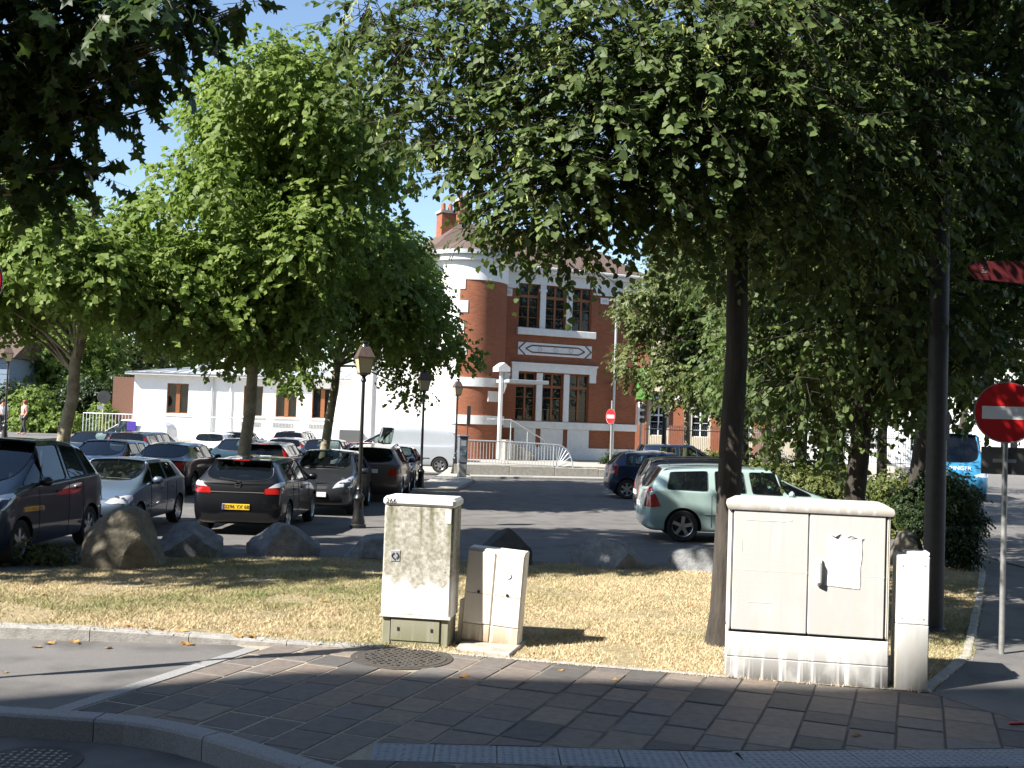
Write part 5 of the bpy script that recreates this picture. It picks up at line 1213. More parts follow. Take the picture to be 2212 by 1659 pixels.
make_car('blue_screen_car', 'black car with a blue-tinted windscreen in the second row', (A(684, 38.2), 40.2, 0), -90, P_BLACK, spec(H=1.46))
sp = spec(est, L=4.7, H=1.55, rails='galvanised'); sp['tail'] = high_tail(sp); make_car('estate_car', 'black estate car with roof rails parked before the yard railing', (A(627, 49.5), 51.5, 0), 90, P_BLACK, sp)
make_car('silver_estate', 'silver car with red tail lights beyond the dark hatchback', (A(612, 42.8), 44.6, 0), 92, P_SILVER, spec(est, H=1.38, L=4.1, tail=high_tail(spec(est, H=1.38, L=4.1))))
make_car('white_hatchback', 'white hatchback seen from behind near the plane tree trunk', (A(450, 47.), 49., 0), 90, P_WHITE, spec(H=1.39, W=1.64))
make_car('blue_estate', 'dark blue car half hidden behind the white hatchback', (A(500, 51), 53, 0), 95, P_DBLUE, spec(H=1.42))
make_car('red_car', 'red car facing the viewer in front of the silver van', (A(772, 39.), 41.2, 0), -92, P_RED, spec(H=1.36, W=1.6))
make_car('grey_car', 'grey car half hidden behind the dark people carrier', (A(180, 29.), 31.0, 0), -90, P_BLUEG, spec(H=1.44))
make_car('dark_car', 'dark car behind the people carrier beside the pale plane trunk', (A(160, 38.5), 40.5, 0), -90, P_BLACK, spec(H=1.45))
# small white van
van0 = dict(L=4.1, W=1.75, H=1.82, wb=2.6, fo=.8, rw=.31, zs=1.02, zh=.90, zc=1.12, zt=1.15, hood=.95, rf=1.85, rr=.16, wr=.80, capw=.95, rdrop=.03, doors=doors(-.15, .60), norear=1, rise=.02)
o = make_car('white_van', 'small white delivery van with a purple panel parked by the annex', (A(290, 51.5), 51.5, 0), 180, P_WHITE, van0, 'van')
MB().bx((-.40, .86, 1.28), (.02, .89, 1.72), .01).build('purple_panel', M('purple', (.06, .03, .28), .5), o)
# silver panel van
vr = dict(L=4.80, W=1.90, H=1.97, wb=3.10, fo=.83, rw=.33, gc=.24, zs=1.12, zh=1.0, zc=1.22, zt=1.25, hood=.62, rf=1.75, rr=.14, wr=.84, capw=.96, rdrop=.03, doors=doors(.62, 1.22), norear=1, rise=.0, rim='six', seams=[.62, -.35], strip=.62, stripmat='trim_black')
xF = vr['wb']/2+vr['fo']; xR = xF-vr['L']; vr['tail'] = [(xR+.03, .86*.95, 1.0), (xR+.03, .88*.95, 1.55), (xR+.2, .97*.95, 1.55), (xR+.2, 1.0*.95, 1.0)]
make_car('panel_van', 'silver panel van parked in front of the white wing', (A(880, 48.), 48.0, 0), 180, P_VANW, vr, 'van')
# right hand row
sp = spec(L=4.42, W=1.76, H=1.56, wb=2.72, fo=.86, rw=.325, zs=.98, zh=.80, zc=1.04, zt=1.04, hood=.98, rf=1.85, rr=.42, wr=.70, doors=doors(-1.72, -.86, -.70, -.05, .08, .72), rails='alloy', seams=[-.78, .0, .86], handles=[-.62, .2], handle='paint_mint', rim='five', strip=.58)
xR = sp['wb']/2+sp['fo']-sp['L']; wv = .88; sp['tail'] = [(xR+.06, .72*wv, .70), (xR+.12, .80*wv, 1.10), (xR+.20, .86*wv, 1.12), (xR+.38, .99*wv, .72), (xR+.2, .97*wv, .69)]
make_car('mint_estate', 'pale mint green estate car with red corner tail light behind the first linden', (A(1482, 22.2)+sp['wb']/2, 22.2+.88, 0), 0, P_MINT, sp, detail=2)
make_car('black_suv', 'black tall car squeezed between the mint estate and the dark blue hatchback', (A(1386, 26.4)+2.1, 26.9, 0), 0, P_BLACK, spec(L=4.3, W=1.78, H=1.60, wb=2.6, fo=.82, zs=1.03, zh=.9, zc=1.12, zt=1.08, rr=.34, rails='trim_black'))
sp = spec(L=4.02, W=1.74, H=1.52, wb=2.59, fo=.80, rw=.31, zs=1.0, zt=1.03, rr=.55, doors=doors(-1.38, -1.15, -1.08, -.42, -.30, .45), seams=[-.36, .6], rim='six', rails='galvanised', handles=[-.7])
xR = sp['wb']/2+sp['fo']-sp['L']; wv = .87; sp['tail'] = [(xR+.08, .74*wv, .80), (xR+.16, .78*wv, 1.12), (xR+.28, .90*wv, 1.14), (xR+.34, .99*wv, .98), (xR+.26, 1.0*wv, .78)]
make_car('blue_hatchback', 'dark blue hatchback with roof rails and alloy wheel on the right of the car park', (A(1357, 34.6)+1.3, 34.6+.87, 0), 2, P_DBLUE, sp, detail=2)
make_car('blue_people_carrier', 'dark blue tall car whose roof shows beyond the dark blue hatchback', (A(1425, 39.5)+1.0, 40., 0), 4, P_DBLUE, spec(H=1.72, W=1.8, zs=1.05, zc=1.12, zh=.9, zt=1.1))
# blue delivery van on the side road
vb = dict(L=5.3, W=2.0, H=2.50, wb=3.3, fo=.95, rw=.34, gc=.26, zs=1.25, zh=1.05, zc=1.38, zt=1.3, hood=.85, rf=1.85, rr=.14, wr=.80, capw=.96, rdrop=.03, doors=doors(.65, 1.2), norear=1, rise=0)
q = G(2100, 1083); o = make_car('delivery_van', 'bright blue high-roofed delivery van on the side road', (q.x+.2, q.y+2.5, -.02), -104, P_BLUE, vb, 'van', group='vehicles on the side road')
xF = vb['wb']/2+vb['fo']; inst('lettering', text_mesh('RINGER', .22, 'sign_white'), o, (xF-.22, 0, 1.20), (R_(62), 0, R_(90)))
# ================================================================ trees
T_LIND = (np.array([(0, 0, 0), (.12, .40, .05), (.58, .40, .06), (1.05, 0, -.08), (.58, -.40, .06), (.12, -.40, .05)]), [(0, 3, 2, 1), (0, 5, 4, 3)])
T_PLANE = (np.array([(0, 0, 0), (.22, .52, -.04), (.40, .26, .05), (.72, .42, .0), (1.05, 0, -.06), (.72, -.42, .0), (.40, -.26, .05), (.22, -.52, -.04)]), [(0, 4, 3, 2), (0, 2, 1), (0, 6, 5, 4), (0, 7, 6)])
T_PL2 = (np.array([(0, 0, 0), (.20, .52, -.05), (.62, .34, .03), (1.05, 0, -.06), (.62, -.34, .03), (.20, -.52, -.05)]), [(0, 3, 2, 1), (0, 5, 4, 3)])
T_STAR = (np.array([(0, 0, 0), (-.05, .50, -.05), (.26, .28, .03), (.58, .58, -.04), (.62, .22, .03), (1.1, 0, -.08), (.62, -.22, .03), (.58, -.58, -.04), (.26, -.28, .03), (-.05, -.50, -.05)]), [(0, 5, 4, 2), (4, 3, 2), (0, 2, 1), (0, 8, 6, 5), (6, 8, 7), (0, 9, 8)])
T_SIMPLE = (np.array([(0, 0, 0), (.45, .30, .05), (1., 0, -.05), (.45, -.30, .05)]), [(0, 2, 1), (0, 3, 2)])
T_BRACT = (np.array([(0, 0, 0), (.3, .12, .04), (.8, .12, -.05), (1.05, 0, -.15), (.8, -.12, -.05), (.3, -.12, .04)]), [(0, 3, 2, 1), (0, 5, 4, 3)])
def unit(a): return a/np.maximum(1e-9, np.linalg.norm(a, axis=1, keepdims=True))
def crown_mesh(lobes, nspray, per, size, tmpl, spray=.45, shell=.55, droop=.35, updir=.42, seed=1, hang=.65, out=.95):
    """lobes: (x,y,z,r[,flat]) ; sprays of leaves on the shell of each lobe. Returns leaf verts, colours, spray segments"""
    g = np.random.default_rng(seed); lb = np.array([l[:4] for l in lobes], float); wgt = lb[:, 3]**2; wgt /= wgt.sum()
    idx = g.choice(len(lb), nspray, p=wgt); d = unit(g.normal(size=(nspray, 3))); rad = shell+(1-shell)*g.random(nspray)**.7
    c = lb[idx, :3]; r = lb[idx, 3]; wob = 1+.22*np.sin(d[:, 0]*5+idx)*np.cos(d[:, 1]*4+idx*2)
    p = c+d*(r*rad*wob)[:, None]*np.array([1, 1, .82])
    ax = unit(d*np.array([1, 1, .5])+g.normal(size=(nspray, 3))*.45+np.array([0, 0, -droop])); L = spray*g.uniform(.6, 1.2, nspray)
    s = np.tile((np.arange(per)+.5)/per, (nspray, 1))+g.uniform(-.05, .05, (nspray, per)); side = np.where(np.arange(per) % 2 == 0, 1., -1.)[None, :]*np.ones((nspray, 1))
    P = p[:, None, :]+ax[:, None, :]*(s*L[:, None])[:, :, None]; P[:, :, 2] -= (s**2*L[:, None])*.25
    hz = unit(np.cross(ax, np.tile([0, 0, 1.], (nspray, 1)))+1e-6)
    dirv = hz[:, None, :]*side[:, :, None]*.75+ax[:, None, :]*.5+np.array([0, 0, -hang])+g.normal(size=(nspray, per, 3))*.28
    nr = np.array([0, 0, updir])+d[:, None, :]*out+g.normal(size=(nspray, per, 3))*.42
    P = P.reshape(-1, 3); dirv = unit(dirv.reshape(-1, 3)); nr = nr.reshape(-1, 3); nr = unit(nr-dirv*(nr*dirv).sum(1, keepdims=True)); sd = np.cross(nr, dirv)
    sz = size*g.uniform(.65, 1.25, len(P)); tv = tmpl[0]
    V = P[:, None, :]+sz[:, None, None]*(tv[None, :, 0, None]*dirv[:, None, :]+tv[None, :, 1, None]*sd[:, None, :]+tv[None, :, 2, None]*nr[:, None, :])
    col = np.clip(np.repeat(g.normal(.45, .18, nspray), per)+g.normal(0, .16, len(P)), 0, 1)
    return V, col, (p, p+ax*L[:, None])
def twig_mesh(name, A_, B_, r, mat):
    n = len(A_); d = unit(B_-A_); u = unit(np.cross(d, np.array([.3, .2, .9]))); q = np.cross(d, u); V = np.zeros((n, 6, 3))
    for k in range(3): a = 2*math.pi*k/3; o = (u*math.cos(a)+q*math.sin(a)); V[:, k] = A_-d*.25+o*r; V[:, 3+k] = B_+o*r*.4
    return npmesh(name, V, [(0, 1, 4, 3), (1, 2, 5, 4), (2, 0, 3, 5)], 6, mat)
def limbs(mb, base, top, lobes, r0, seed, kmin=.42):
    """limbs from the trunk axis to the lobes, curved and tapered"""
    rr = random.Random(seed); b = Vector(base); t = Vector(top)
    for l in lobes:
        e = Vector(l[:3]); hz = (e-b).z; k = max(.05, min(.95, (hz-rr.uniform(.8, 2.0)-.3*(Vector((e.x-b.x, e.y-b.y, 0)).length))/max(.1, (t-b).z))); k = max(k, kmin)
        s = b.lerp(t, k); m1 = s.lerp(e, .5)+Vector((rr.uniform(-.15, .15), rr.uniform(-.15, .15), rr.uniform(.1, .4)))
        rad = r0*(1-k)*.30+.014; mb.tube([s, s.lerp(m1, .5)+Vector((0, 0, .1)), m1, m1.lerp(e, .6), e], [rad, rad*.8, rad*.6, rad*.38, .008], 7)
        for _ in range(3):
            v = Vector((rr.uniform(-1, 1), rr.uniform(-1, 1), rr.uniform(-.5, .9))).normalized()*l[3]*.85; mb.tube([m1.lerp(e, .55), m1.lerp(e, .7)+v*.4, e+v], [rad*.35, rad*.2, .005], 5)
def tree(name, label, base, top, r0, lobes, nspray, per, size, tmpl, leafmat, barkmat, spray=.45, seed=1, bracts=0, twigs=True, group=None, wob=.12, r1=.45, kmin=.42, **kw):
    o = empty(name, (0, 0, 0), 0, label, 'tree', group); b = Vector(base); t = Vector(top); rr = random.Random(seed); o.location = b
    path = [b+Vector((0, 0, -.15)), b+Vector((0, 0, .02)), b+Vector((0, 0, .35))]+[b.lerp(t, k)+Vector((rr.uniform(-wob, wob)*k*(1-k)*3, rr.uniform(-wob, wob)*k*(1-k)*3, 0)) for k in np.linspace(.12, 1, 9)]
    rad = [r0*1.7, r0*1.42, r0*1.08]+[r0*(1-(1-r1)*k) for k in np.linspace(.1, 1, 9)]
    mv = Matrix.Translation(-b)
    mb = MB().tube([p-b for p in path], rad, 16); k = mb.build('trunk', barkmat, o, smooth=60)
    mb = MB(); limbs(mb, tuple(b), tuple(t), lobes, r0, seed, kmin)
    mb.v = [(v[0]-b.x, v[1]-b.y, v[2]-b.z) for v in mb.v]; mb.build('branches', barkmat, o, smooth=60)
    V, col, (A_, B_) = crown_mesh(lobes, nspray, per, size, tmpl, spray, seed=seed, **kw); V = V-np.array(b)
    link(bpy.data.objects.new('crown', npmesh('crown', V, tmpl[1], 0, leafmat, col)), o)
    if twigs: link(bpy.data.objects.new('twigs', twig_mesh('twigs', A_-np.array(b), B_-np.array(b), .006, barkmat)), o)
    if bracts:
        V, col, _ = crown_mesh(lobes, bracts, 6, size*.8, T_BRACT, .16, shell=.75, droop=1.0, updir=.2, seed=seed+50); V = V-np.array(b); V[:, :, 2] -= .06
        link(bpy.data.objects.new('bracts', npmesh('bracts', V, T_BRACT[1], 0, 'leaf_bract', col)), o)
    return o
def L_(v, y, Y, r): p = D(v, y, Y); return (p.x, p.y, p.z, r)
def poly_lobes(poly, Y, dY, n, r0, r1, seed):
    rr = random.Random(seed); out = []; xs = [p[0] for p in poly]; ys = [p[1] for p in poly]; t = 0
    while len(out) < n and t < 20000:
        t += 1; x, y = rr.uniform(min(xs), max(xs)), rr.uniform(min(ys), max(ys))
        if inside(x, y, poly):
            dd = rr.uniform(-1, 1)*dY; c = L_(x, y, Y+dd, rr.uniform(r0, r1))
            if all((Vector(c[:3])-Vector(o_[:3])).length > .55*r0 for o_ in out): out.append(c)
    return out
# first linden, over the large cabinet
b = G(1561, 1392); lob = [L_(*a) for a in ((800, 50, 11.8, .36), (780, 215, 12.4, .30), (880, 120, 11.5, .42), (870, 265, 12.2, .36), (960, 250, 11.2, .46), (960, 30, 12.2, .45), (1035, 335, 11.6, .36), (1070, 120, 11.6, .62), (1090, 290, 11.0, .6), (1105, 450, 11.3, .36), (1150, 490, 11.0, .34), (1225, 545, 11.0, .24), (1190, 390, 10.8, .7), (1200, 60, 11.2, 1.0), (1270, 230, 10.9, .85), (1300, 380, 11.2, .6), (1330, 455, 11.5, .40), (1380, 100, 10.9, 1.0), (1400, 310, 10.7, .8), (1420, 425, 11.2, .5), (1500, 200, 10.8, .9), (1520, 400, 11.2, .7), (1580, 60, 11.0, 1.1), (1640, 250, 11.0, .9), (1650, 440, 11.6, .7), (1760, 120, 11.6, 1.1), (1780, 330, 11.8, .9), (1760, 520, 12.4, .6), (1900, 230, 12.4, 1.1), (1880, 450, 12.6, .8), (1560, 560, 13.0, .5))]
lob += [(b.x+dx, b.y+dy, z, r) for dx, dy, z, r in ((0, -.2, 9.4, 1.5), (1.8, -1.0, 8.8, 1.5), (3.2, .6, 8.2, 1.4), (-2.0, 2.0, 9.2, 1.4), (.4, 1.8, 9.4, 1.6), (2.2, 2.0, 8.6, 1.4), (-.6, .6, 10.6, 1.4), (.9, .8, 10.8, 1.4), (.8, 2.4, 5.6, 1.1), (2.4, 1.6, 5.8, 1.0))]
tree('linden_tree', 'flowering linden with dark straight trunk behind the large white cabinet', (b.x, b.y, 0), (b.x+.18, b.y+.1, 9.5), .14, lob, 6000, 11, .084, T_LIND, 'leaf_linden', 'bark_linden', .50, 3, bracts=2200, wob=.04, kmin=.56, r1=.6, updir=.75, out=.8, hang=.42, group='lindens along the lawn')
# second, third linden
c2_ = D(1851, 1000, 15.8); lob = poly_lobes([(1600, 500), (1750, 380), (2000, 330), (2230, 380), (2260, 680), (2180, 770), (2060, 780), (1990, 840), (1900, 830), (1820, 880), (1700, 840), (1640, 760)], 15.5, 1.6, 30, .7, 1.0, 5)+poly_lobes([(1650, -350), (2300, -350), (2400, 330), (1700, 420)], 15.5, 2.2, 20, 1.1, 1.5, 6)
tree('linden_tree', 'shaded linden between the large cabinet and the hedge', (c2_.x-.08, 15.8, 0), (c2_.x+.45, 15.8, 10), .16, lob, 4200, 11, .098, T_LIND, 'leaf_linden', 'bark_linden', .55, 13, bracts=350, group='lindens along the lawn')
c3_ = D(1972, 1000, 21.); lob = poly_lobes([(1700, 300), (2350, 150), (2400, 740), (2190, 790), (2080, 830), (1960, 830), (1800, 820)], 21., 2.2, 28, 1.0, 1.5, 7)+[(c3_.x+dx, 21+dy, z, 1.7) for dx, dy, z in ((-2, 0, 11), (1, 1, 12), (3, -1, 11), (0, -2, 13), (5, 0, 9))]
tree('linden_tree', 'linden with a slim dark trunk next to the dark mast', (c3_.x, 21., 0), (c3_.x+.5, 21, 11), .15, lob, 3000, 11, .125, T_LIND, 'leaf_linden', 'bark_linden', .6, 17, twigs=False, group='lindens along the lawn')
c4_ = D(1727, 980, 29.); lob = poly_lobes([(1560, 420), (1900, 350), (1960, 760), (1830, 830), (1700, 800), (1580, 830)], 29., 2.2, 22, 1.1, 1.6, 8)
tree('linden_tree', 'linden rising out of the hedge behind the mint estate', (c4_.x, 29., 0), (c4_.x+.3, 29, 10), .15, lob, 2200, 10, .14, T_SIMPLE, 'leaf_linden', 'bark_linden', .6, 19, twigs=False, group='lindens along the lawn')
c4b = D(1652, 975, 38.); lob = poly_lobes([(1560, 560), (1740, 500), (1760, 820), (1600, 850)], 38., 2., 14, 1.1, 1.6, 9)
tree('linden_tree', 'thin far linden behind the hedge near the iron fence', (c4b.x, 38., 0), (c4b.x+.2, 38, 9), .14, lob, 1300, 10, .16, T_SIMPLE, 'leaf_small', 'bark_linden', .6, 23, twigs=False, group='lindens along the lawn')
for i_, (v_, Y_, pl_, lb_) in enumerate(((1905, 33., [(1740, 380), (2060, 330), (2120, 760), (2010, 850), (1880, 840), (1760, 850)], 'dark linden filling the gap behind the slim trunk'), (1610, 45., [(1540, 520), (1720, 430), (1800, 780), (1700, 850), (1560, 860)], 'dark linden beside the small sunlit tree'), (2075, 46., [(1960, 420), (2230, 380), (2260, 740), (2120, 800), (1980, 850)], 'dark linden by the side road behind the blue van'))):
    x_ = A(v_, Y_); tree('linden_tree', lb_, (x_, Y_, 0), (x_+.2, Y_, 10), .16, poly_lobes(pl_, Y_, 2.2, 24, 1.2, 1.8, 300+i_), 2400, 9, .17, T_SIMPLE, 'leaf_linden', 'bark_linden', .6, 310+i_, twigs=False, group='lindens along the lawn')
c5_ = D(1480, 930, 41.); lob = poly_lobes([(1350, 720), (1400, 600), (1480, 520), (1580, 560), (1600, 820), (1520, 860), (1440, 850), (1385, 830), (1360, 780)], 41., 1.6, 30, .75, 1.15, 10)
tree('small_tree', 'small dense sunlit tree in front of the brick house corner', (c5_.x, 41., 0), (c5_.x+.1, 41, 7.5), .12, lob, 5200, 9, .16, T_SIMPLE, 'leaf_small', 'bark_plane', .42, 29, twigs=False)
# plane trees of the car park
pA = D(524, 960, 28.5); outA = [(300, 560), (330, 420), (430, 330), (460, 250), (520, 140), (600, 110), (690, 125), (730, 240), (810, 340), (890, 480), (890, 600), (820, 690), (700, 690), (620, 740), (520, 720), (430, 690), (340, 670), (300, 600)]
tree('plane_tree', 'tall sunlit plane tree in the middle of the parked cars', (pA.x, 28.5, 0), (pA.x+.7, 28.7, 10.5), .17, poly_lobes(outA, 28.5, 2.6, 60, .85, 1.35, 31), 9800, 9, .135, T_PL2, 'leaf_plane', 'bark_plane', .55, 31, twigs=False, group='plane trees in the car park')
pB = D(694, 950, 36.5); outB = [(640, 560), (740, 440), (830, 470), (870, 580), (915, 680), (935, 730), (875, 765), (800, 720), (700, 700), (640, 670)]
tree('plane_tree', 'plane tree spreading over the silver van and white wing', (pB.x, 36.5, 0), (pB.x+.9, 36.8, 9.5), .17, poly_lobes(outB, 36.3, 2.4, 30, .9, 1.3, 37)+[L_(1000, 760, 36, .55), L_(890, 840, 36, .5), L_(640, 790, 36, .8)], 5200, 9, .14, T_PL2, 'leaf_plane', 'bark_plane', .6, 37, twigs=False, group='plane trees in the car park')
pC = D(152, 955, 27.); tC = D(192, 600, 27.); outC = [(-150, 380), (-20, 330), (120, 480), (240, 540), (260, 600), (240, 630), (180, 645), (60, 650), (-100, 640)]
tree('plane_tree', 'plane tree with pale leaning trunk near the terrace railing', (pC.x-.25, 27., 0), (tC.x, 27.2, 7.5), .175, poly_lobes(outC, 27.5, 2.6, 30, .9, 1.3, 41), 4600, 9, .14, T_PL2, 'leaf_plane', 'bark_plane', .6, 41, twigs=False, wob=.25, group='plane trees in the car park')
# near plane tree standing left of the frame, its low branches hang into view
pN = Vector((-10.2, 15.2, 0)); lob = [L_(a[0], a[1], a[2]*1.36, a[3]*1.12) for a in ((40, 40, 10.2, .75), (140, 20, 10.4, .65), (40, 170, 10.6, .65), (160, 140, 10.6, .5), (260, 60, 10.2, .42), (320, 130, 10.6, .30), (350, 10, 10.2, .34), (410, 70, 10.5, .18), (470, 40, 10.6, .15), (510, 15, 10.6, .12), (80, 290, 10.8, .45), (190, 250, 10.8, .36), (270, 200, 11.0, .30), (30, 390, 10.9, .32), (110, 410, 11, .22), (-80, 120, 10.5, .9), (-90, 300, 10.8, .6), (330, 230, 11.2, .16), (170, 360, 11, .2))]
lob += [(pN.x+dx, pN.y+dy, z, r) for dx, dy, z, r in ((-1, -1, 10.5, 2.), (1.6, -.8, 10.6, 1.8), (3.0, .4, 10.2, 1.5), (1.5, 1.5, 10.4, 1.8), (0, 0, 12.4, 2.), (2.8, -1.4, 10.9, 1.5), (4.6, -.3, 9.9, 1.1), (4.4, 1.2, 9.9, 1.1), (.4, -2.2, 10.0, 1.8))]
tree('plane_tree', 'big shaded plane tree whose star-leaved branches hang in at the upper left', (pN.x, pN.y, .1), (pN.x+.3, pN.y, 10.5), .26, lob, 3000, 9, .185, T_STAR, 'leaf_plane_shaded', 'bark_plane', .5, 43, twigs=True)
# another plane tree beside the driveway, wholly left of the frame: it dapples the back of the lawn
rr = random.Random(77); pD = Vector((-12.6, 12.2, 0)); lob = [(pD.x+rr.uniform(-2.4, 2.6), pD.y+rr.uniform(-1.9, 1.9), 8.2+rr.random()*2.6, rr.uniform(.55, .95)) for _ in range(16)]
tree('plane_tree', 'plane tree beside the driveway out of view to the left', (pD.x, pD.y, 0), (pD.x+.2, pD.y, 9.5), .2, lob, 900, 9, .17, T_PL2, 'leaf_plane', 'bark_plane', .5, 77, twigs=False)
# background trees
for i, (v, Y, h, wd, lb) in enumerate(((-60, 74, 13, 5.5, 'far leafy tree behind the boarded house'), (110, 72, 11, 4.5, 'far leafy tree behind the shrubs at the left'), (235, 78, 12, 4.5, 'far tree next to the white annex'), (380, 84, 14, 5, 'far tree rising behind the annex roof'), (560, 88, 12, 5, 'far tree behind the annex gable'))):
    x = A(v, Y); rr = random.Random(60+i); lob = [(x+rr.uniform(-1, 1)*wd*.8, Y+rr.uniform(-1, 1)*wd*.6, 2.2+rr.random()*(h-3), rr.uniform(1.3, 2.1)) for _ in range(20)]
    tree('leafy_tree', lb, (x, Y, 0), (x+.2, Y, h*.75), .2, lob, 2000, 8, .30, T_SIMPLE, 'leaf_plane' if i % 2 else 'leaf_small', 'bark_plane', .8, 70+i, twigs=False, group='trees behind the annex')
for i, (v, Y, h, wd, lb) in enumerate(((1560, 98, 13, 5, 'far tree behind the cream and brick terrace'), (1820, 70, 8, 3.5, 'far tree behind the iron fence'), (2120, 95, 14, 6, 'far tree beyond the white house'))):
    x = A(v, Y); rr = random.Random(90+i); lob = [(x+rr.uniform(-1, 1)*wd*.8, Y+rr.uniform(-1, 1)*wd*.6, 3+rr.random()*(h-3), rr.uniform(1.2, 2.0)) for _ in range(16)]
    tree('leafy_tree', lb, (x, Y, 0), (x+.2, Y, h*.75), .2, lob, 1300, 8, .32, T_SIMPLE, 'leaf_small', 'bark_plane', .8, 95+i, twigs=False, group='trees along the far street')
# shrubs and hedges
def shrub(name, label, cat, lobes, nspray, size, mat, seed, base, spray=.3, group=None):
    o = empty(name, base, 0, label, cat, group); V, col, (A_, B_) = crown_mesh(lobes, nspray, 8, size, T_SIMPLE, spray, shell=.35, seed=seed); V[:, :, 2] = np.maximum(V[:, :, 2], .01)
    V = V-np.array(base); link(bpy.data.objects.new('foliage', npmesh('foliage', V, T_SIMPLE[1], 0, mat, col)), o)
    mb = MB(); rr = random.Random(seed)
    for l in lobes: mb.tube([(l[0]*.5+base[0]*.5-base[0], l[1]*.5+base[1]*.5-base[1], -.02), (l[0]-base[0]+rr.uniform(-.1, .1), l[1]-base[1], l[2]*.5), (l[0]-base[0], l[1]-base[1], l[2])], [.03, .02, .008], 5)
    mb.build('stems', 'bark_linden', o); return o
def hedge(name, label, v0, v1, yb0, Ya, Yb, h, mat, seed, n, size):
    lob = []; rr = random.Random(seed); m_ = max(4, int(abs(A(v1, Yb)-A(v0, Ya))/.55))
    for i in range(m_+1):
        k = i/m_; Y = Ya+(Yb-Ya)*k; x = A(v0, Ya)+(A(v1, Yb)-A(v0, Ya))*k
        for z in (h*.28, h*.68): lob.append((x+rr.uniform(-.15, .15), Y+rr.uniform(-.25, .25), z, h*.36*rr.uniform(.85, 1.15)))
    base = ((lob[0][0]+lob[-1][0])/2, (Ya+Yb)/2, 0); return shrub(name, label, 'hedge', lob, n, size, mat, seed, base, .22)
hedge('hedge', 'sunlit olive clipped hedge behind the mint estate', 1600, 2060, 0, 27., 24., 1.62, 'leaf_hedge', 101, 5200, .075)
hedge('hedge', 'farther olive hedge below the iron fence', 1440, 1800, 0, 50., 42., 1.5, 'leaf_hedge', 103, 2600, .11)
lob = [L_(2080, 1150, 19.2, .26), L_(2085, 1080, 19.4, .25), L_(2060, 1090, 19.8, .3), L_(2055, 1170, 19.6, .3), L_(2095, 1120, 19.6, .22), L_(2050, 1045, 20.0, .25), L_(2030, 1130, 20, .35), L_(2085, 1190, 19.2, .2), L_(2000, 1120, 20.4, .35), L_(1970, 1080, 21, .35), L_(2000, 1050, 21, .3)]
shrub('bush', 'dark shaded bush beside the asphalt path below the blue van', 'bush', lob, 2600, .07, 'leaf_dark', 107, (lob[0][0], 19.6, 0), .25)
for i, (v, y, Y, r, lb) in enumerate(((120, 850, 62, 1.6, 'bright green bush behind the people at the far left'), (60, 830, 64, 1.5, 'dark bush by the boarded house'), (250, 880, 63, 1.0, 'green bush beside the annex corner'), (1338, 985, 50.5, .45, 'small dark bush at the brick house corner'), (200, 800, 66, 1.8, 'tall leafy bush behind the round sign'))):
    p = D(v, y, Y); rr = random.Random(i+200); lob = [(p.x+rr.uniform(-1, 1)*r, Y+rr.uniform(-.6, .6)*r, max(.3*r, p.z*rr.uniform(.2, 1.)), r*rr.uniform(.55, .8)) for _ in range(9)]
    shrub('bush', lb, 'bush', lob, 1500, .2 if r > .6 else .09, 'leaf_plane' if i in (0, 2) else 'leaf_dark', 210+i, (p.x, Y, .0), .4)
g_ = G(20, 1225); lob = [(g_.x+dx, g_.y+dy, z, .22) for dx, dy, z in ((-.3, .2, .15), (0, .3, .2), (.3, .4, .15), (.5, .5, .1), (-.6, .1, .25))]
shrub('bush', 'low green weeds in front of the dark people carrier wheel', 'bush', lob, 350, .06, 'leaf_hedge', 230, (g_.x, g_.y, .0), .2)
# fallen leaves
lfm = []
for k in range(3):
    bm = bmesh.new(); vs = [bm.verts.new(Vector((math.cos(a)*(.05 if j % 2 else .085), math.sin(a)*(.04 if j % 2 else .07), .012+.012*math.sin(2*a+k)))) for j, a in enumerate(np.linspace(0, 6.283, 11)[:-1])]
    c = bm.verts.new((0, 0, .004))
    for j in range(10): bm.faces.new((c, vs[j], vs[(j+1) % 10]))
    me = bpy.data.meshes.new('fallen_leaf'); bm.to_mesh(me); bm.free(); me.attributes.new('leafcol', 'FLOAT', 'POINT').data.foreach_set('value', [.2+.3*k]*11); me.materials.append(MATS['leaf_dry']); lfm.append(me)
spots = [(80, 1398), (108, 1390), (160, 1386), (170, 1390), (235, 1400), (275, 1378), (310, 1378), (343, 1382), (390, 1384), (395, 1391), (410, 1392), (515, 1390), (540, 1391), (548, 1389), (10, 1452), (95, 1302), (590, 1320), (250, 1290), (700, 1305), (1490, 1310), (1300, 1290), (1850, 1590), (1210, 1448), (1330, 1470), (1000, 1462)]
for i, (v, y) in enumerate(spots):
    p = G(v, y); z = lawn_z(p.x, p.y)+.012 if inside(p.x, p.y, lawn_poly) else (.0 if p.y < 12 else .0)
    o = inst('fallen_leaf', lfm[i % 3], None, (p.x, p.y, z), (rnd.uniform(-.25, .25), rnd.uniform(-.25, .25), rnd.random()*6), (rnd.uniform(.5, 1.),)*3); k_ = 'lawn' if inside(p.x, p.y, lawn_poly) else 'driveway' if p.x < -2.4 else 'paving'; tag(o, 'curled dry brown leaf lying on the '+{'lawn': 'dry lawn', 'driveway': 'asphalt of the driveway', 'paving': 'dark paving slabs'}[k_], 'leaf', 'fallen leaves on the '+k_)
p = G(3240/1.4756, 2310/1.4756); tag(MB().box((0, 0, .012), (.14, .03, .02), .2, .008).build('red_litter', 'sign_red', None, (p.x, p.y, 0)), 'small red piece of litter on the dark pavement', 'litter')
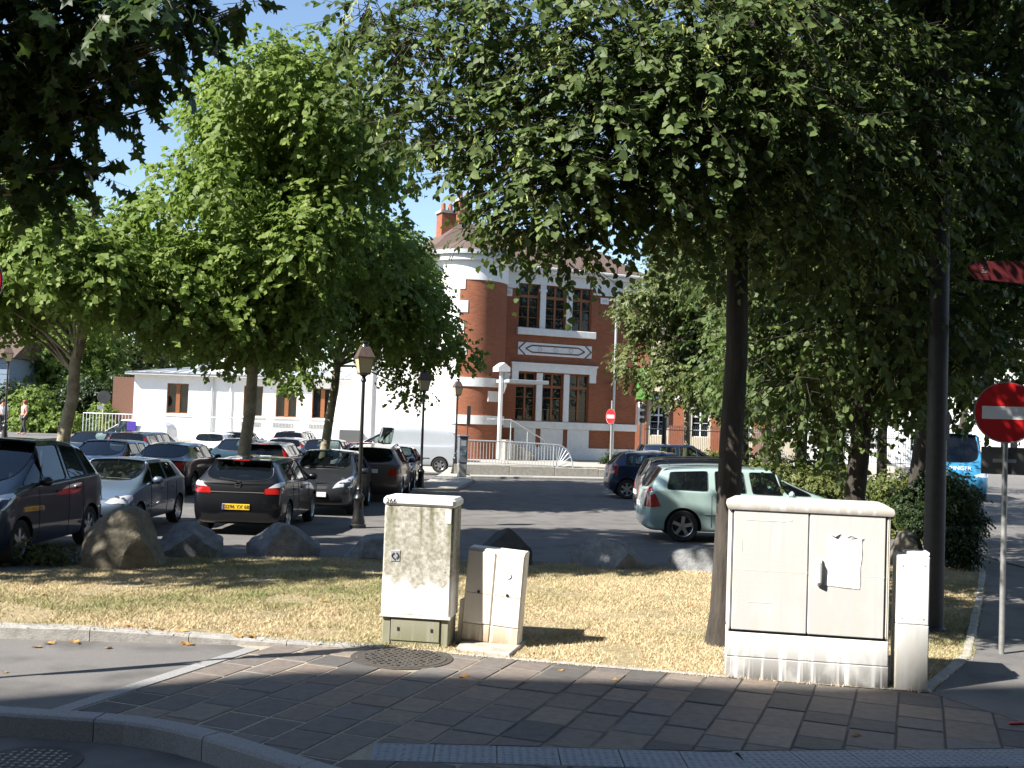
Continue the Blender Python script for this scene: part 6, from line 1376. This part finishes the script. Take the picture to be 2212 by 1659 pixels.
# people far at the left
def person(loc, rz, shirt, hair, label):
    o = empty('person', loc, rz, label, 'person', 'passers-by')
    J = dict(p=(0, 0, .95), s=(0, 0, 1.2), c=(0, 0, 1.42), n=(0, 0, 1.52), h=(0, -.02, 1.62), t=(0, -.01, 1.74), ls=(.18, 0, 1.43), le=(.24, .03, 1.15), lw=(.22, -.10, .92), lh=(.2, -.14, .84), rs=(-.18, 0, 1.43), re=(-.24, .03, 1.15), rw=(-.22, -.10, .92), rh=(-.2, -.14, .84), lk=(.10, -.03, .5), la=(.10, .08, .08), lt=(.10, -.14, .04), lp=(.09, 0, .9), rp=(-.09, 0, .9), rk=(-.10, .02, .5), ra=(-.10, -.10, .08), rt=(-.10, -.3, .04))
    E_ = ['ps', 'sc', 'cn', 'nh', 'ht', ('c', 'ls'), ('ls', 'le'), ('le', 'lw'), ('lw', 'lh'), ('c', 'rs'), ('rs', 're'), ('re', 'rw'), ('rw', 'rh'), ('p', 'lp'), ('lp', 'lk'), ('lk', 'la'), ('la', 'lt'), ('p', 'rp'), ('rp', 'rk'), ('rk', 'ra'), ('ra', 'rt')]
    RR = dict(p=.14, s=.13, c=.14, n=.055, h=.095, t=.075, ls=.07, le=.05, lw=.035, lh=.035, rs=.07, re=.05, rw=.035, rh=.035, lk=.06, la=.045, lt=.035, lp=.09, rp=.09, rk=.06, ra=.045, rt=.035)
    ks = list(J); me = bpy.data.meshes.new('body'); me.from_pydata([J[k] for k in ks], [(ks.index(e[0]), ks.index(e[1])) for e in E_], [])
    def skin(me, RR, nm, mt, add=0.):
        ob = bpy.data.objects.new('t', me); COL.objects.link(ob); ob.modifiers.new('k', 'SKIN'); ob.modifiers.new('s', 'SUBSURF').levels = 1
        for i, v in enumerate(me.skin_vertices[0].data): v.radius = (RR[i]+add,)*2; v.use_root = i == 0
        dg = bpy.context.evaluated_depsgraph_get(); dg.update(); m2 = bpy.data.meshes.new_from_object(ob.evaluated_get(dg)); bpy.data.objects.remove(ob); m2.materials.clear(); m2.materials.append(MATS[mt]); m2.shade_smooth()
        return link(bpy.data.objects.new(nm, m2), o)
    skin(me, [RR[k] for k in ks], 'body', 'skin')
    def sub(keys, edges, nm, mt, add): m3 = bpy.data.meshes.new(nm); m3.from_pydata([J[k] for k in keys], [(keys.index(a), keys.index(b_)) for a, b_ in edges], []); skin(m3, [RR[k] for k in keys], nm, mt, add)
    sub(['s', 'p', 'c', 'ls', 'le', 'rs', 're'], [('s', 'p'), ('s', 'c'), ('c', 'ls'), ('ls', 'le'), ('c', 'rs'), ('rs', 're')], 'shirt', shirt, .015)
    sub(['p', 'lp', 'lk', 'la', 'rp', 'rk', 'ra'], [('p', 'lp'), ('lp', 'lk'), ('lk', 'la'), ('p', 'rp'), ('rp', 'rk'), ('rk', 'ra')], 'trousers', 'seat_cloth', .012)
    MB().lathe([(.06, 1.56), (.112, 1.62), (.118, 1.70), (.09, 1.77), (.03, 1.80)], 14, (0, .025, 0)).build('hair', hair, o, smooth=60)
M('shirt_pink', (.55, .30, .27), .9); M('shirt_white', (.7, .7, .7), .9); M('hair_dark', (.03, .015, .01), .6); M('hair_red', (.20, .05, .02), .6)
person((A(52, 56), 56, .02+.75), R_(-40), 'shirt_pink', 'hair_red', 'person in a pink top walking before the green bush'); person((A(6, 55), 55, .02+.75), R_(40), 'shirt_white', 'hair_dark', 'person in a white shirt at the far left below the lamp')
tag(MB().prism([(A(-80, 50), 50), (A(90, 50), 50), (A(170, 56), 56.8), (A(150, 80), 80), (A(-200, 80), 80)], -.1, .77, .02).build('upper_path', 'asphalt'), kind='structure')
